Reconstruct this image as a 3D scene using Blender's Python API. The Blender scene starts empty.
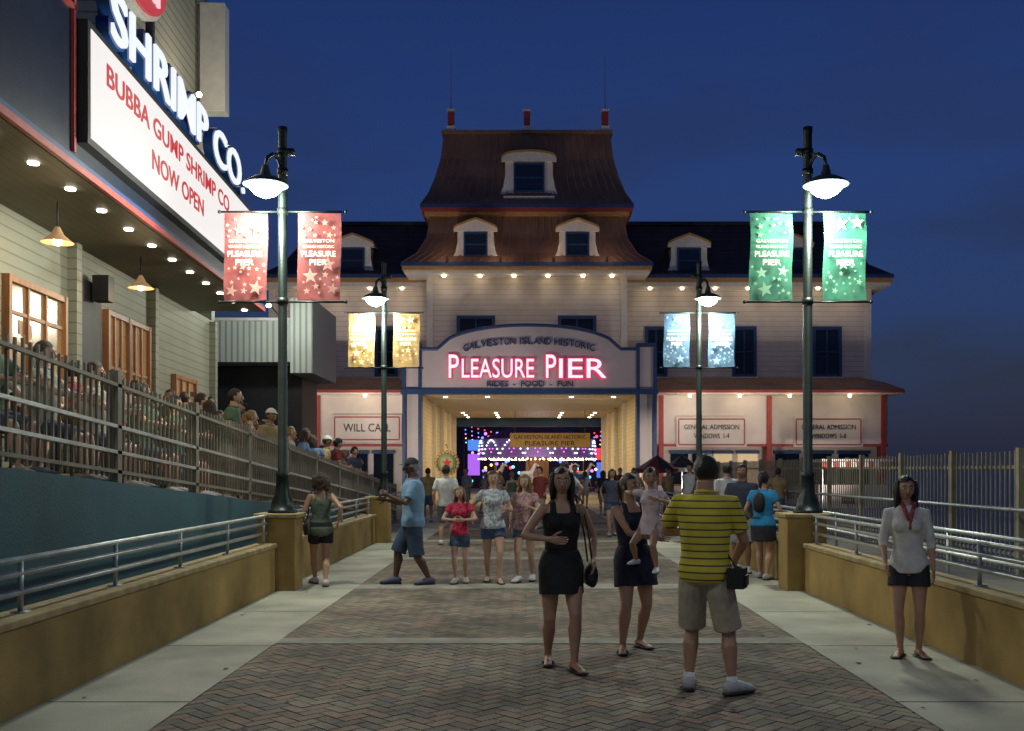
import bpy, math, random
from mathutils import Vector, Matrix
random.seed(7)
F=1000.0; EH=1.65; CX=527.0; HY=470.0
sc=bpy.context.scene
sc.view_settings.view_transform='Standard'; sc.view_settings.look='None'; sc.view_settings.exposure=0
def PX(px,d): return (px-CX)*d/F
def PZ(py,d): return EH+(HY-py)*d/F
# ---------------------------------------------------------------- materials
MC={}
def mat(name,col,rough=.6,metal=0.0,var=.2,scale=6.0,bump=.15,bscale=40.0,emit=None,es=0.0,stretch=None,transl=0.0,spec=None):
    if name in MC: return MC[name]
    m=bpy.data.materials.new(name); m.use_nodes=True; nt=m.node_tree; N=nt.nodes; L=nt.links
    b=N['Principled BSDF']; b.inputs['Roughness'].default_value=rough; b.inputs['Metallic'].default_value=metal
    if spec is not None: b.inputs['Specular IOR Level'].default_value=spec
    tc=N.new('ShaderNodeTexCoord'); mp=N.new('ShaderNodeMapping'); L.new(tc.outputs['Object'],mp.inputs[0])
    if stretch: mp.inputs['Scale'].default_value=stretch
    no=N.new('ShaderNodeTexNoise'); no.inputs['Scale'].default_value=scale; no.inputs['Detail'].default_value=5
    L.new(mp.outputs[0],no.inputs[0])
    r=N.new('ShaderNodeMapRange'); r.inputs[1].default_value=.25; r.inputs[2].default_value=.75
    r.inputs[3].default_value=1-var; r.inputs[4].default_value=1+var; L.new(no.outputs['Fac'],r.inputs[0])
    mx=N.new('ShaderNodeVectorMath'); mx.operation='SCALE'; mx.inputs[0].default_value=col[:3]; L.new(r.outputs[0],mx.inputs['Scale'])
    L.new(mx.outputs[0],b.inputs['Base Color'])
    if bump>0:
        n2=N.new('ShaderNodeTexNoise'); n2.inputs['Scale'].default_value=bscale; n2.inputs['Detail'].default_value=4; L.new(mp.outputs[0],n2.inputs[0])
        bp=N.new('ShaderNodeBump'); bp.inputs['Strength'].default_value=bump; bp.inputs['Distance'].default_value=.02
        L.new(n2.outputs['Fac'],bp.inputs['Height']); L.new(bp.outputs[0],b.inputs['Normal'])
    if emit:
        b.inputs['Emission Color'].default_value=(*emit,1); b.inputs['Emission Strength'].default_value=es
    if transl>0:
        t=N.new('ShaderNodeBsdfTranslucent'); L.new(mx.outputs[0],t.inputs[0]); ms=N.new('ShaderNodeMixShader'); ms.inputs[0].default_value=transl
        L.new(b.outputs[0],ms.inputs[1]); L.new(t.outputs[0],ms.inputs[2]); L.new(ms.outputs[0],N['Material Output'].inputs[0])
    MC[name]=m; m['_map']=mp.name; m['_mul']=mx.name
    return m
def bands(name,col,axis,period,dark=.55,width=.12,rough=.6,bump=.5,var=.1,col2=None,vscale=1.5):
    """lap siding / planks / stripes : repeated bands along an axis"""
    if name in MC: return MC[name]
    m=mat(name,col,rough,var=var,scale=vscale,bump=0); nt=m.node_tree;N=nt.nodes;L=nt.links
    b=N['Principled BSDF']; mp=N[m['_map']]; mul=N[m['_mul']]
    sp=N.new('ShaderNodeSeparateXYZ'); L.new(mp.outputs[0],sp.inputs[0])
    d=N.new('ShaderNodeMath'); d.operation='DIVIDE'; L.new(sp.outputs[axis],d.inputs[0]); d.inputs[1].default_value=period
    f=N.new('ShaderNodeMath'); f.operation='FRACT'; L.new(d.outputs[0],f.inputs[0])
    c=N.new('ShaderNodeMath'); c.operation='LESS_THAN'; L.new(f.outputs[0],c.inputs[0]); c.inputs[1].default_value=width
    mx=N.new('ShaderNodeMix'); mx.data_type='RGBA'; L.new(c.outputs[0],mx.inputs[0]); L.new(mul.outputs[0],mx.inputs[6])
    mx.inputs[7].default_value=(*(col2 if col2 else [k*dark for k in col]),1)
    L.new(mx.outputs[2],b.inputs['Base Color'])
    if bump>0:
        bp=N.new('ShaderNodeBump'); bp.inputs['Strength'].default_value=bump; bp.inputs['Distance'].default_value=.03
        L.new(f.outputs[0],bp.inputs['Height']); L.new(bp.outputs[0],b.inputs['Normal'])
    return m
def emi(name,col,s):
    return mat(name,(.05,.05,.05),emit=col,es=s,bump=0,var=0)
M_conc=mat('concrete_pale',(.37,.36,.285),.85,var=.42,scale=.9,bump=.3,bscale=60)
M_band=mat('concrete_band',(.25,.24,.19),.85,var=.4,scale=2.2,bump=.3,bscale=60)
M_deck=mat('deck_concrete',(.22,.21,.18),.9,var=.3,scale=1.0,bump=.3)
M_mortar=mat('mortar',(.07,.065,.055),.95)
BR=[mat('brick_%d'%i,c,.85,var=.5,scale=.8,bump=.4,bscale=90) for i,c in enumerate([(.21,.155,.115),(.16,.135,.10),(.23,.19,.135),(.15,.13,.11),(.20,.18,.12),(.25,.17,.12)])]
M_must=mat('mustard_stucco',(.32,.215,.07),.9,var=.45,scale=1.4,bump=.5,bscale=80)
M_cap=mat('coping_concrete',(.33,.25,.12),.85,var=.35)
M_teal=mat('teal_paint',(.02,.085,.11),.7,var=.35,scale=.9,bump=.2)
M_galv=mat('galvanized_steel',(.42,.45,.44),.4,.6,var=.25,scale=5)
M_pole=mat('dark_green_iron',(.018,.026,.024),.4,.6,var=.3)
M_fence=mat('weathered_picket',(.19,.175,.14),.6,.1,var=.3,scale=3)
M_fenceR=mat('tan_picket',(.24,.21,.14),.6,.1,var=.3,scale=3)
M_cream=bands('cream_lap_siding',(.68,.60,.54),2,.26,.72,.13,bump=.35)
M_creamf=mat('cream_panel',(.66,.59,.54),.7,var=.2,scale=.6,bump=.1)
M_tun=bands('tunnel_siding',(.72,.6,.38),2,.2,.7,.12,bump=.3)
M_ceil=bands('ceiling_boards',(.6,.46,.28),0,.3,.7,.08,bump=.2)
M_blue=mat('navy_blue_trim',(.02,.06,.17),.5,var=.2)
M_red=mat('brick_red_trim',(.36,.055,.045),.55,var=.2)
M_white=mat('white_trim',(.74,.70,.64),.55,var=.1,bump=.05)
M_roofm=mat('brown_metal_roof',(.22,.125,.08),.6,.1,var=.35,scale=.8,bump=.1)
M_rib=mat('brown_metal_seam',(.28,.165,.105),.55,.1,var=.2)
M_shing=bands('dark_shingles',(.06,.045,.036),2,.28,.5,.15,bump=.5,var=.4)
M_gold=mat('gold_eave',(.48,.28,.10),.5,var=.2)
M_glass=mat('dark_window_glass',(.01,.018,.035),.08,var=.1,bump=0)
M_board=mat('sign_board',(.62,.54,.52),.7,var=.12,scale=.7,bump=.1)
M_dark=mat('charcoal',(.02,.02,.022),.6,var=.3)
M_black=mat('black_rubber',(.01,.01,.01),.7)
M_navy=mat('navy_fascia',(.007,.012,.03),.45,var=.3)
M_soff=bands('soffit_planks',(.13,.135,.085),0,.14,.6,.1,bump=.25)
M_wgrey=bands('grey_lap_siding',(.25,.24,.18),2,.16,.6,.14,bump=.5)
M_tower=bands('tower_lap_siding',(.42,.40,.32),2,.2,.5,.16,bump=.5)
M_wood=mat('varnished_wood',(.3,.13,.05),.45,var=.3,scale=2,stretch=(8,8,1))
M_ribw=bands('white_corrugated',(.62,.64,.58),0,.16,.55,.35,bump=.8)
E_lamp=emi('lamp_bulb',(.9,1,.94),40)
E_warm=emi('warm_bulb',(1,.78,.45),14)
E_down=emi('downlight',(1,.93,.75),14)
E_win=mat('lit_interior_glass',(.1,.07,.04),.2,var=.5,scale=1.5,bump=0,emit=(1,.55,.22),es=.17)
E_mar=emi('marquee_led',(1,.95,.93),.86)
E_redl=emi('red_led',(.62,.004,.02),.85)
E_letter=emi('channel_letter_face',(.88,.93,1),1.0)
E_pink=emi('pink_neon',(1,.50,.62),1.9)
E_redn=emi('red_neon',(.85,.02,.12),.85)
# ---------------------------------------------------------------- mesh builder
class MB:
    def __init__(s): s.v=[];s.f=[];s.mi=[];s.mats=[]
    def m(s,mt):
        if mt not in s.mats: s.mats.append(mt)
        return s.mats.index(mt)
    def add(s,vs,fs,mt):
        o=len(s.v); s.v+= [tuple(v) for v in vs]; i=s.m(mt)
        for f in fs: s.f.append(tuple(o+k for k in f)); s.mi.append(i)
    def box(s,x0,x1,y0,y1,z0,z1,mt):
        vs=[(x,y,z) for z in (z0,z1) for y in (y0,y1) for x in (x0,x1)]
        s.add(vs,[(0,2,3,1),(4,5,7,6),(0,1,5,4),(2,6,7,3),(0,4,6,2),(1,3,7,5)],mt)
    def quad(s,pts,mt): s.add(pts,[tuple(range(len(pts)))],mt)
    def prism(s,pts2,y0,y1,mt):
        n=len(pts2); vs=[(p[0],y0,p[1]) for p in pts2]+[(p[0],y1,p[1]) for p in pts2]
        fs=[tuple(range(n)),tuple(range(2*n-1,n-1,-1))]+[(i,i+n,(i+1)%n+n,(i+1)%n) for i in range(n)]
        s.add(vs,fs,mt)
    def tube(s,pts,rads,mt,n=10,ref=(0,1,0),caps=True):
        pts=[Vector(p) for p in pts]; k=len(pts)
        if not isinstance(rads,(list,tuple)): rads=[rads]*k
        vs=[];u=None
        for i,p in enumerate(pts):
            t=(pts[min(i+1,k-1)]-pts[max(i-1,0)])
            if t.length<1e-9: t=Vector((0,0,1))
            t.normalize()
            if u is None:
                rf=Vector(ref)
                if abs(t.dot(rf))>.95: rf=Vector((1,0,0)) if abs(t.x)<.9 else Vector((0,0,1))
                u=t.cross(rf).normalized()
            else:
                u=(u-t*u.dot(t)).normalized()
            w=t.cross(u)
            r=rads[i]; a,b=(r if isinstance(r,(list,tuple)) else (r,r))
            for j in range(n):
                an=2*math.pi*j/n
                vs.append(p+u*(a*math.cos(an))+w*(b*math.sin(an)))
        fs=[(i*n+j,i*n+(j+1)%n,(i+1)*n+(j+1)%n,(i+1)*n+j) for i in range(k-1) for j in range(n)]
        if caps:
            vs.append(pts[0]); vs.append(pts[-1]); c0=k*n;c1=k*n+1
            fs+=[(c0,(j+1)%n,j) for j in range(n)]+[(c1,(k-1)*n+j,(k-1)*n+(j+1)%n) for j in range(n)]
        s.add(vs,fs,mt)
    def ell(s,c,r,mt,n=14,m=9,R=None,fn=None,keep=None):
        c=Vector(c); vs=[];us=[]
        for i in range(m+1):
            th=math.pi*i/m
            for j in range(n):
                ph=2*math.pi*j/n
                q=Vector((math.sin(th)*math.cos(ph),math.sin(th)*math.sin(ph),math.cos(th))); us.append(q.copy())
                p=fn(q) if fn else q
                p=Vector((p[0]*r[0],p[1]*r[1],p[2]*r[2]))
                if R: p=R@p
                vs.append(c+p)
        fs=[]
        for i in range(m):
            for j in range(n):
                f=(i*n+j,(i+1)*n+j,(i+1)*n+(j+1)%n,i*n+(j+1)%n)
                if keep:
                    q=(us[f[0]]+us[f[1]]+us[f[2]]+us[f[3]])/4
                    if not keep(q): continue
                fs.append(f)
        s.add(vs,fs,mt)
    def obj(s,name,parent=None,smooth=False,bevel=0):
        me=bpy.data.meshes.new(name); me.from_pydata(s.v,[],s.f)
        for mt in s.mats: me.materials.append(mt)
        me.polygons.foreach_set('material_index',s.mi)
        if smooth: me.polygons.foreach_set('use_smooth',[True]*len(me.polygons))
        me.update(); o=bpy.data.objects.new(name,me); sc.collection.objects.link(o)
        if parent: o.parent=parent
        if bevel:
            b=o.modifiers.new('bevel','BEVEL'); b.width=bevel; b.segments=2; b.limit_method='ANGLE'
        return o
def G(name,loc=(0,0,0),rz=0):
    e=bpy.data.objects.new(name,None); e.empty_display_size=.2; e.location=loc; e.rotation_euler=(0,0,rz); sc.collection.objects.link(e); return e
def light(name,kind,loc,power,col,parent=None,size=.1,rot=None,spot=None):
    l=bpy.data.lights.new(name,kind); l.energy=power; l.color=col
    if kind=='AREA': l.size=size
    else: l.shadow_soft_size=size
    if spot: l.spot_size=spot; l.spot_blend=.9
    o=bpy.data.objects.new(name,l); o.location=loc
    if rot: o.rotation_euler=rot
    sc.collection.objects.link(o)
    if parent: o.parent=parent
    return o
def txt(body,x0,x1,z0,z1,y,mt,parent=None,along='x',ext=.01,bold=0.0,name=None):
    c=bpy.data.curves.new('txt','FONT'); c.body=body; c.size=1; c.extrude=ext; c.offset=bold; c.align_x='LEFT'; c.resolution_u=4
    c.materials.append(mt)
    o=bpy.data.objects.new(name or 'lettering',c); sc.collection.objects.link(o)
    bpy.context.view_layer.update()
    bb=[Vector(v) for v in o.bound_box]; mn=[min(v[i] for v in bb) for i in range(3)]; mxx=[max(v[i] for v in bb) for i in range(3)]
    sx=(x1-x0)/max(mxx[0]-mn[0],1e-4); sy=(z1-z0)/max(mxx[1]-mn[1],1e-4)
    o.scale=(sx,sy,1)
    if along=='x':
        o.rotation_euler=(math.pi/2,0,0); o.location=(x0-mn[0]*sx,y,z0-mn[1]*sy)
    else:
        o.rotation_euler=(math.pi/2,0,math.pi/2); o.location=(y,x0-mn[0]*sx,z0-mn[1]*sy)
    if parent: o.parent=parent
    return o
# ---------------------------------------------------------------- world
w=bpy.data.worlds.new('World'); sc.world=w; w.use_nodes=True; nt=w.node_tree;N=nt.nodes;L=nt.links
bg=N['Background']
sky=N.new('ShaderNodeTexSky'); sky.sky_type='NISHITA'; sky.sun_disc=False; sky.sun_elevation=math.radians(1); sky.sun_rotation=math.radians(200)
sm=N.new('ShaderNodeVectorMath'); sm.operation='MULTIPLY'; L.new(sky.outputs[0],sm.inputs[0]); sm.inputs[1].default_value=(.006,.010,.03)
tc=N.new('ShaderNodeTexCoord'); sp=N.new('ShaderNodeSeparateXYZ'); L.new(tc.outputs['Generated'],sp.inputs[0])
cr=N.new('ShaderNodeValToRGB'); L.new(sp.outputs[2],cr.inputs[0])
e=cr.color_ramp; e.elements[0].position=0; e.elements[0].color=(.015,.019,.040,1); e.elements[1].position=1; e.elements[1].color=(.008,.016,.07,1)
for p,c in [(.06,(.015,.024,.064)),(.16,(.015,.033,.11)),(.28,(.0135,.035,.135)),(.45,(.009,.024,.105))]:
    k=e.elements.new(p); k.color=(*c,1)
mp=N.new('ShaderNodeMapping'); mp.inputs['Scale'].default_value=(1,1,3.6); mp.inputs['Location'].default_value=(2.1,.2,.1); L.new(tc.outputs['Generated'],mp.inputs[0])
no=N.new('ShaderNodeTexNoise'); no.inputs['Scale'].default_value=3.6; no.inputs['Detail'].default_value=6; no.inputs['Roughness'].default_value=.45; L.new(mp.outputs[0],no.inputs[0])
c2=N.new('ShaderNodeMapRange'); c2.interpolation_type='SMOOTHSTEP'; c2.inputs[1].default_value=.40; c2.inputs[2].default_value=.66; c2.inputs[3].default_value=0; c2.inputs[4].default_value=.85; L.new(no.outputs['Fac'],c2.inputs[0])
fd_=N.new('ShaderNodeMapRange'); fd_.inputs[1].default_value=.15; fd_.inputs[2].default_value=.42; fd_.inputs[3].default_value=1; fd_.inputs[4].default_value=.12; L.new(sp.outputs[2],fd_.inputs[0])
mu=N.new('ShaderNodeMath'); mu.operation='MULTIPLY'; L.new(c2.outputs[0],mu.inputs[0]); L.new(fd_.outputs[0],mu.inputs[1])
mx=N.new('ShaderNodeMix'); mx.data_type='RGBA'; L.new(mu.outputs[0],mx.inputs[0]); L.new(cr.outputs[0],mx.inputs[6]); mx.inputs[7].default_value=(.015,.020,.046,1)
ad=N.new('ShaderNodeVectorMath'); ad.operation='ADD'; L.new(mx.outputs[2],ad.inputs[0]); L.new(sm.outputs[0],ad.inputs[1])
L.new(ad.outputs[0],bg.inputs[0]); bg.inputs[1].default_value=1.0
# camera
cam=bpy.data.cameras.new('camera'); co=bpy.data.objects.new('camera',cam); sc.collection.objects.link(co); sc.camera=co
co.location=(0,0,EH); co.rotation_euler=(math.pi/2,0,0); cam.sensor_width=36; cam.lens=36*F/1024; cam.shift_x=-(CX-512)/1024; cam.shift_y=(HY-365.5)/1024
cam.clip_end=8000; cam.clip_start=.05
# ---------------------------------------------------------------- ground
b=MB(); b.quad([(-4000,-4000,-4),(4000,-4000,-4),(4000,4000,-4),(-4000,4000,-4)],mat('dark_sea_water',(.006,.01,.02),.25,var=.3,bump=.6,bscale=.8)); b.obj('sea')
b=MB(); b.box(-22,9,-20,130,-.6,0,M_deck); b.obj('pier_deck')
XL,XR=-3.4,3.75; BL,BRt=-2.38,2.62
b=MB(); b.quad([(BL-.2,-8,.003),(BRt+.2,-8,.003),(BRt+.2,46,.003),(BL-.2,46,.003)],M_mortar)
s=.105; c45=math.sqrt(.5)
for i in range(-60,470):
    for j in range(-60,470):
        X=(i-j)*s*c45; Y=(i+j)*s*c45
        if X<BL-.15 or X>BRt+.15 or Y<3.5 or Y>46: continue
        q=(i-j)%4
        if q==0: r=(i,i+2,j,j+1)
        elif q==3: r=(i,i+1,j,j+2)
        else: continue
        g=.05; x0,x1,y0,y1=(r[0]+g)*s,(r[1]-g)*s,(r[2]+g)*s,(r[3]-g)*s
        zz=.007+random.uniform(-.001,.0015)
        P=[((a-c)*c45,(a+c)*c45,zz) for a,c in ((x0,y0),(x1,y0),(x1,y1),(x0,y1))]
        b.quad(P,random.choice(BR))
b.obj('brick_paving')
b=MB(); zc=.013
b.quad([(XL-.2,-8,zc),(BL,-8,zc),(BL,46,zc),(XL-.2,46,zc)],M_conc)
b.quad([(BRt,-8,zc),(XR+.2,-8,zc),(XR+.2,46,zc),(BRt,46,zc)],M_conc)
for k in range(-1,8):
    y=9.6+4.5*k; hw=.16 if k<1 else .3
    b.quad([(BL,y-hw,zc),(BRt,y-hw,zc),(BRt,y+hw,zc),(BL,y+hw,zc)],M_band)
for k in range(-3,18):
    y=9.3+2.25*k
    for x0,x1 in ((XL,BL),(BRt,XR)): b.quad([(x0,y,zc+.004),(x1,y,zc+.004),(x1,y+.014,zc+.004),(x0,y+.014,zc+.004)],M_mortar)
random.seed(3)
for k in range(60):
    x=random.uniform(XL,XR); y=random.uniform(5,16); r=random.uniform(.01,.024)
    b.add([(x+r*math.cos(a*.785),y+r*1.2*math.sin(a*.785),zc+.008) for a in range(8)],[tuple(range(8))],M_mortar)
b.obj('walkway_pavement')
# ---------------------------------------------------------------- low walls + pipe rails
def lowwall(x0,x1,segs,piers):
    g=G('low_wall')
    for a,c in segs:
        b=MB(); b.box(x0,x1,a,c,0,.60,M_must); b.box(x0-.03,x1+.03,a,c,.60,.66,M_cap); b.obj('wall',g,bevel=.012)
    b=MB()
    for (px0,px1,y) in piers:
        b.box(px0,px1,y-.22,y+.26,0,1.0,M_must); b.box(px0-.04,px1+.04,y-.26,y+.30,1.0,1.06,M_cap)
    b.obj('piers',g,bevel=.015)
lowwall(-3.64,-3.40,[(-6,4.66),(5.18,13.5),(14.02,22.4)],[(-3.66,-3.14,4.9),(-3.66,-3.14,13.75),(-3.6,-3.1,22.6)])
lowwall(3.75,3.99,[(-6,4.66),(5.18,13.5),(14.02,22.4)],[(3.55,4.1,4.9),(3.52,4.06,13.75),(3.5,4.0,22.6)])
def piperail(x,segs):
    g=G('pipe_railing'); b=MB()
    for a,c in segs:
        for z in (1.03,.93,.80): b.tube([(x,a,z),(x,c,z)],.022,M_galv,n=8)
        k=max(1,int((c-a)/1.6))
        for i in range(k+1):
            y=a+.15+(c-a-.3)*i/k; b.tube([(x,y,.655),(x,y,1.03)],.02,M_galv,n=8); b.box(x-.05,x+.05,y-.05,y+.05,.655,.67,M_galv)
    b.obj('pipes',g,smooth=True)
piperail(-3.52,[(-6,4.66),(5.2,13.5),(14.05,22.35),(22.9,38)])
piperail(3.87,[(-6,4.66),(5.2,13.5),(14.05,22.35),(22.9,38)])
# ---------------------------------------------------------------- ramp, teal wall, picket fence
def rz(y): return max(.02,1.67-(y-7.86)*.067) if y>7.86 else 1.67
b=MB()
b.add([(-4.3,0,0),(-4.1,0,0),(-4.1,32,0),(-4.3,32,0),(-4.3,0,1.67),(-4.1,0,1.67),(-4.1,7.86,1.67),(-4.3,7.86,1.67),(-4.1,32,rz(32)),(-4.3,32,rz(32))],
 [(1,2,8,6,5),(0,4,7,9,3),(4,5,6,7),(7,6,8,9),(0,1,5,4),(2,3,9,8)],M_teal); b.obj('teal_retaining_wall')
b=MB(); b.quad([(-5.7,0,1.66),(-4.3,0,1.66),(-4.3,7.86,1.66),(-5.7,7.86,1.66)],M_conc); b.quad([(-5.7,7.86,1.66),(-4.3,7.86,1.66),(-4.3,32,.02),(-5.7,32,.02)],M_conc); b.obj('ramp')
b=MB(); b.box(-18,-5.71,0,24,1.2,1.6,mat('deck_boards',(.16,.11,.07),.7)); b.box(-5.8,-5.71,0,24,.005,1.2,M_teal); b.obj('restaurant_deck')
def fence(name,x,y0,y1,zf,hh,mt,sp=.12,rails=(.12,.55,1.0),post=2.4,pw=.02,railh=.05):
    g=G(name); b=MB(); y=y0
    while y<y1:
        z=zf(y); b.box(x-.012,x+.012,y-pw,y+pw,z+.06,z+hh+random.uniform(-.015,.015),mt); y+=sp
    y=y0
    while y<=y1+.01:
        z=zf(y); b.box(x-.05,x+.05,y-.05,y+.05,z,z+hh+.05,mt); y+=post
    y=y0
    while y<y1:
        ye=min(y+post,y1)
        for r in rails:
            a,c=zf(y)+r,zf(ye)+r
            b.add([(x+.014,y,a),(x+.05,y,a),(x+.05,ye,c),(x+.014,ye,c),(x+.014,y,a+railh),(x+.05,y,a+railh),(x+.05,ye,c+railh),(x+.014,ye,c+railh)],
             [(0,3,2,1),(4,5,6,7),(0,1,5,4),(2,3,7,6),(1,2,6,5),(0,4,7,3)],M_galv if r in(.56,.30) else mt)
        y+=post
    b.obj('pickets',g); return g
fence('picket_fence',-4.2,3,31.8,rz,1.10,M_fence,sp=.13,rails=(.10,.30,.56,.98),pw=.011,railh=.035)
fence('picket_fence',7.5,8,44,lambda y:.02,1.92,M_fenceR,sp=.16,rails=(.3,1.0,1.65),pw=.012)
b=MB(); b.tube([(7.35,8,1.05),(7.35,44,1.05)],.03,M_galv); b.tube([(5.6,8,.55),(5.6,40,.55)],.03,M_galv); b.tube([(5.6,8,.85),(5.6,40,.85)],.03,M_galv)
for i in range(14): b.tube([(5.6,8.5+2.4*i,0),(5.6,8.5+2.4*i,.85)],.025,M_galv,n=8)
b.obj('handrail',smooth=True)
# ---------------------------------------------------------------- banners + street lamps
def star(b,cx,cz,y,r,mt,rot=0):
    vs=[(cx,y,cz)]
    for i in range(10):
        a=math.pi/2+rot+i*math.pi/5; rr=r if i%2==0 else r*.42
        vs.append((cx+rr*math.cos(a),y,cz+rr*math.sin(a)))
    b.add(vs,[(0,1+i,1+(i+1)%10) for i in range(10)],mt)
def lamp(x,y,z0,side,bcol=None,power=330,seed=1):
    g=G('street_lamp',(x,y,0)); b=MB()
    b.tube([(0,0,z0),(0,0,z0+.05),(0,0,z0+.06),(0,0,z0+.16),(0,0,z0+.28),(0,0,z0+.5),(0,0,z0+.55),(0,0,z0+.58),(0,0,6.26),(0,0,6.30),(0,0,6.36)],
      [.2,.2,.16,.15,.10,.085,.10,.066,.058,.066,.066],M_pole,n=16)
    for zc_ in (5.2,3.97,5.75,6.02): b.tube([(0,0,zc_-.04),(0,0,zc_+.04)],.075,M_pole,n=14)
    ox,oy=side*.13,-.40
    A=[(0,0,5.78),(ox*.3,oy*.3,5.90),(ox*.6,oy*.6,5.92),(ox*.9,oy*.9,5.84),(ox,oy,5.70)]
    b.tube(A,.026,M_pole,n=8)
    b.tube([(0,0,6.02),(ox*.3,oy*.3,5.96),(ox*.55,oy*.55,5.92)],.018,M_pole,n=7)
    b.box(-.16 if side>0 else .02,-.02 if side>0 else .16,-.05,.05,5.98,6.06,M_pole)
    sh_=mat('lamp_shade_green',(.05,.07,.06),.4,.5)
    b.tube([(ox,oy,5.72),(ox,oy,5.64),(ox,oy,5.575),(ox,oy,5.56),(ox,oy,5.51),(ox,oy,5.47),(ox,oy,5.45)],[.04,.06,.075,.15,.24,.295,.30],sh_,n=24,caps=False)
    b.tube([(ox,oy,5.46),(ox,oy,5.45),(ox,oy,5.39),(ox,oy,5.33),(ox,oy,5.285)],[.22,.225,.20,.14,.04],E_lamp,n=20)
    b.obj('pole_and_shade',g,smooth=True)
    light('lamp_light','POINT',(ox,oy,5.02),power,(.95,1,.84),g,.24)
    if bcol:
        base,hi,lo=bcol; rd=random.Random(seed)
        mb=mat('banner_'+lo,base,.8,var=.5,scale=4,bump=.1,transl=.3)
        ms=mat('bannerstar_'+lo,hi,.8,var=.3,transl=.3)
        for sd in (-1,1):
            xa,xb=(.21,.80) if sd>0 else (-.80,-.21)
            b=MB(); n1,n2=8,14; vs=[]
            f=lambda u,v:(-.02*math.sin(u*5+v*3)-.015*math.sin(v*7))
            for j in range(n2+1):
                for i in range(n1+1):
                    u=i/n1;v=j/n2; vs.append((xa+(xb-xa)*u+.01*math.sin(v*6),f(u,v),5.18-1.20*v))
            b.add(vs,[(j*(n1+1)+i,j*(n1+1)+i+1,(j+1)*(n1+1)+i+1,(j+1)*(n1+1)+i) for j in range(n2) for i in range(n1)],mb)
            for yy in (-.05,.045):
                pl=[];tries=0
                while len(pl)<24 and tries<600:
                    tries+=1
                    r=rd.choice([.025,.035,.05,.085,.11]); u=rd.uniform(r,.59-r); v=rd.choice([rd.uniform(.06,.34),rd.uniform(.70,1.12),rd.uniform(.70,1.12)])
                    if any((u-a)**2+(v-c)**2<(r+q)**2*.8 for a,c,q in pl) or v+r>1.18 or v-r<.02: continue
                    pl.append((u,v,r)); star(b,xa+u,5.18-v,yy,r,ms,rd.uniform(-.3,.3))
            b.obj('banner',g,smooth=True)
            b=MB()
            for zz in (5.2,3.96): b.tube([(0,0,zz),(sd*.86,0,zz)],.014,M_pole,n=8); b.ell((sd*.87,0,zz),(.025,.025,.025),M_pole,n=8,m=6)
            b.obj('banner_arm',g,smooth=True)
            mt=mat('banner_text',(.55,.50,.40),.6,var=.05)
            txt('GALVESTON',xa+.08,xb-.08,4.765,4.81,-.06,mt,g,ext=.001)
            txt('ISLAND HISTORIC',xa+.08,xb-.08,4.69,4.73,-.06,mt,g,ext=.001)
            txt('PLEASURE',xa+.06,xb-.06,4.57,4.65,-.06,mt,g,ext=.001,bold=.012)
            txt('PIER',xa+.17,xb-.17,4.455,4.535,-.06,mt,g,ext=.001,bold=.012)
RED=((.21,.045,.045),(.46,.24,.20),'red'); GRN=((.02,.13,.08),(.20,.36,.24),'green'); GLD=((.30,.18,.06),(.52,.40,.23),'gold'); BLU=((.06,.13,.22),(.28,.38,.46),'blue')
lamp(-3.36,13.75,1.05,-1,RED,430,seed=2); lamp(3.86,13.75,1.05,1,GRN,430,seed=5)
lamp(PX(384,22.6),22.6,1.05,-1,GLD,430,seed=8); lamp(PX(699,22.6),22.6,1.05,1,BLU,430,seed=4)
lamp(-3.4,4.9,1.05,-1,None,125); lamp(3.8,4.9,1.05,1,None,70)
lamp(-3.4,-4,0,-1,None,200)
# ---------------------------------------------------------------- main building
g=G('pier_entrance_building')
def ringroof(b,rings,mt,cap=True):
    vs=[]
    for (x0,x1,y0,y1,z) in rings: vs+=[(x0,y0,z),(x1,y0,z),(x1,y1,z),(x0,y1,z)]
    fs=[(4*i+j,4*i+(j+1)%4,4*i+4+(j+1)%4,4*i+4+j) for i in range(len(rings)-1) for j in range(4)]
    if cap: k=4*(len(rings)-1); fs.append((k,k+1,k+2,k+3)); fs.append((3,2,1,0))
    b.add(vs,fs,mt)
def ribs(b,rings,mt,step,r=.03):
    x0,x1=rings[0][0],rings[0][1]; n=int((x1-x0)/step)
    for i in range(n+1):
        t=i/n; b.tube([(q[0]+(q[1]-q[0])*t,q[2]-.01,q[4]) for q in rings],r,mt,n=5)
    y0,y1=rings[0][2],rings[0][3]; n=int((y1-y0)/step)
    for side in (0,1):
        for i in range(n+1):
            t=i/n; b.tube([(q[side]+(.01 if side else -.01),q[2]+(q[3]-q[2])*t,q[4]) for q in rings],r,mt,n=5)
def window(b,x0,x1,z0,z1,y):
    fr=.16
    b.box(x0,x1,y-.05,y+.02,z0,z1,M_glass)
    for a,c,e_,h_ in ((x0-fr,x0,z0-fr,z1+fr),(x1,x1+fr,z0-fr,z1+fr)): b.box(a,c,y-.14,y+.02,e_,h_,M_blue)
    b.box(x0,x1,y-.13,y+.02,z1,z1+fr,M_blue); b.box(x0,x1,y-.13,y+.02,z0-fr,z0,M_blue)
    xm=(x0+x1)/2; zm=(z0+z1)/2
    b.box(xm-.035,xm+.035,y-.09,y-.051,z0,z1,M_blue); b.box(x0,x1,y-.10,y-.06,zm-.035,zm+.035,M_blue)
    b.box(x0-fr-.08,x1+fr+.08,y-.2,y+.02,z0-fr-.1,z0-fr-.003,M_white)
b=MB(); yl=49.0
zl=PZ(385,yl)
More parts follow.
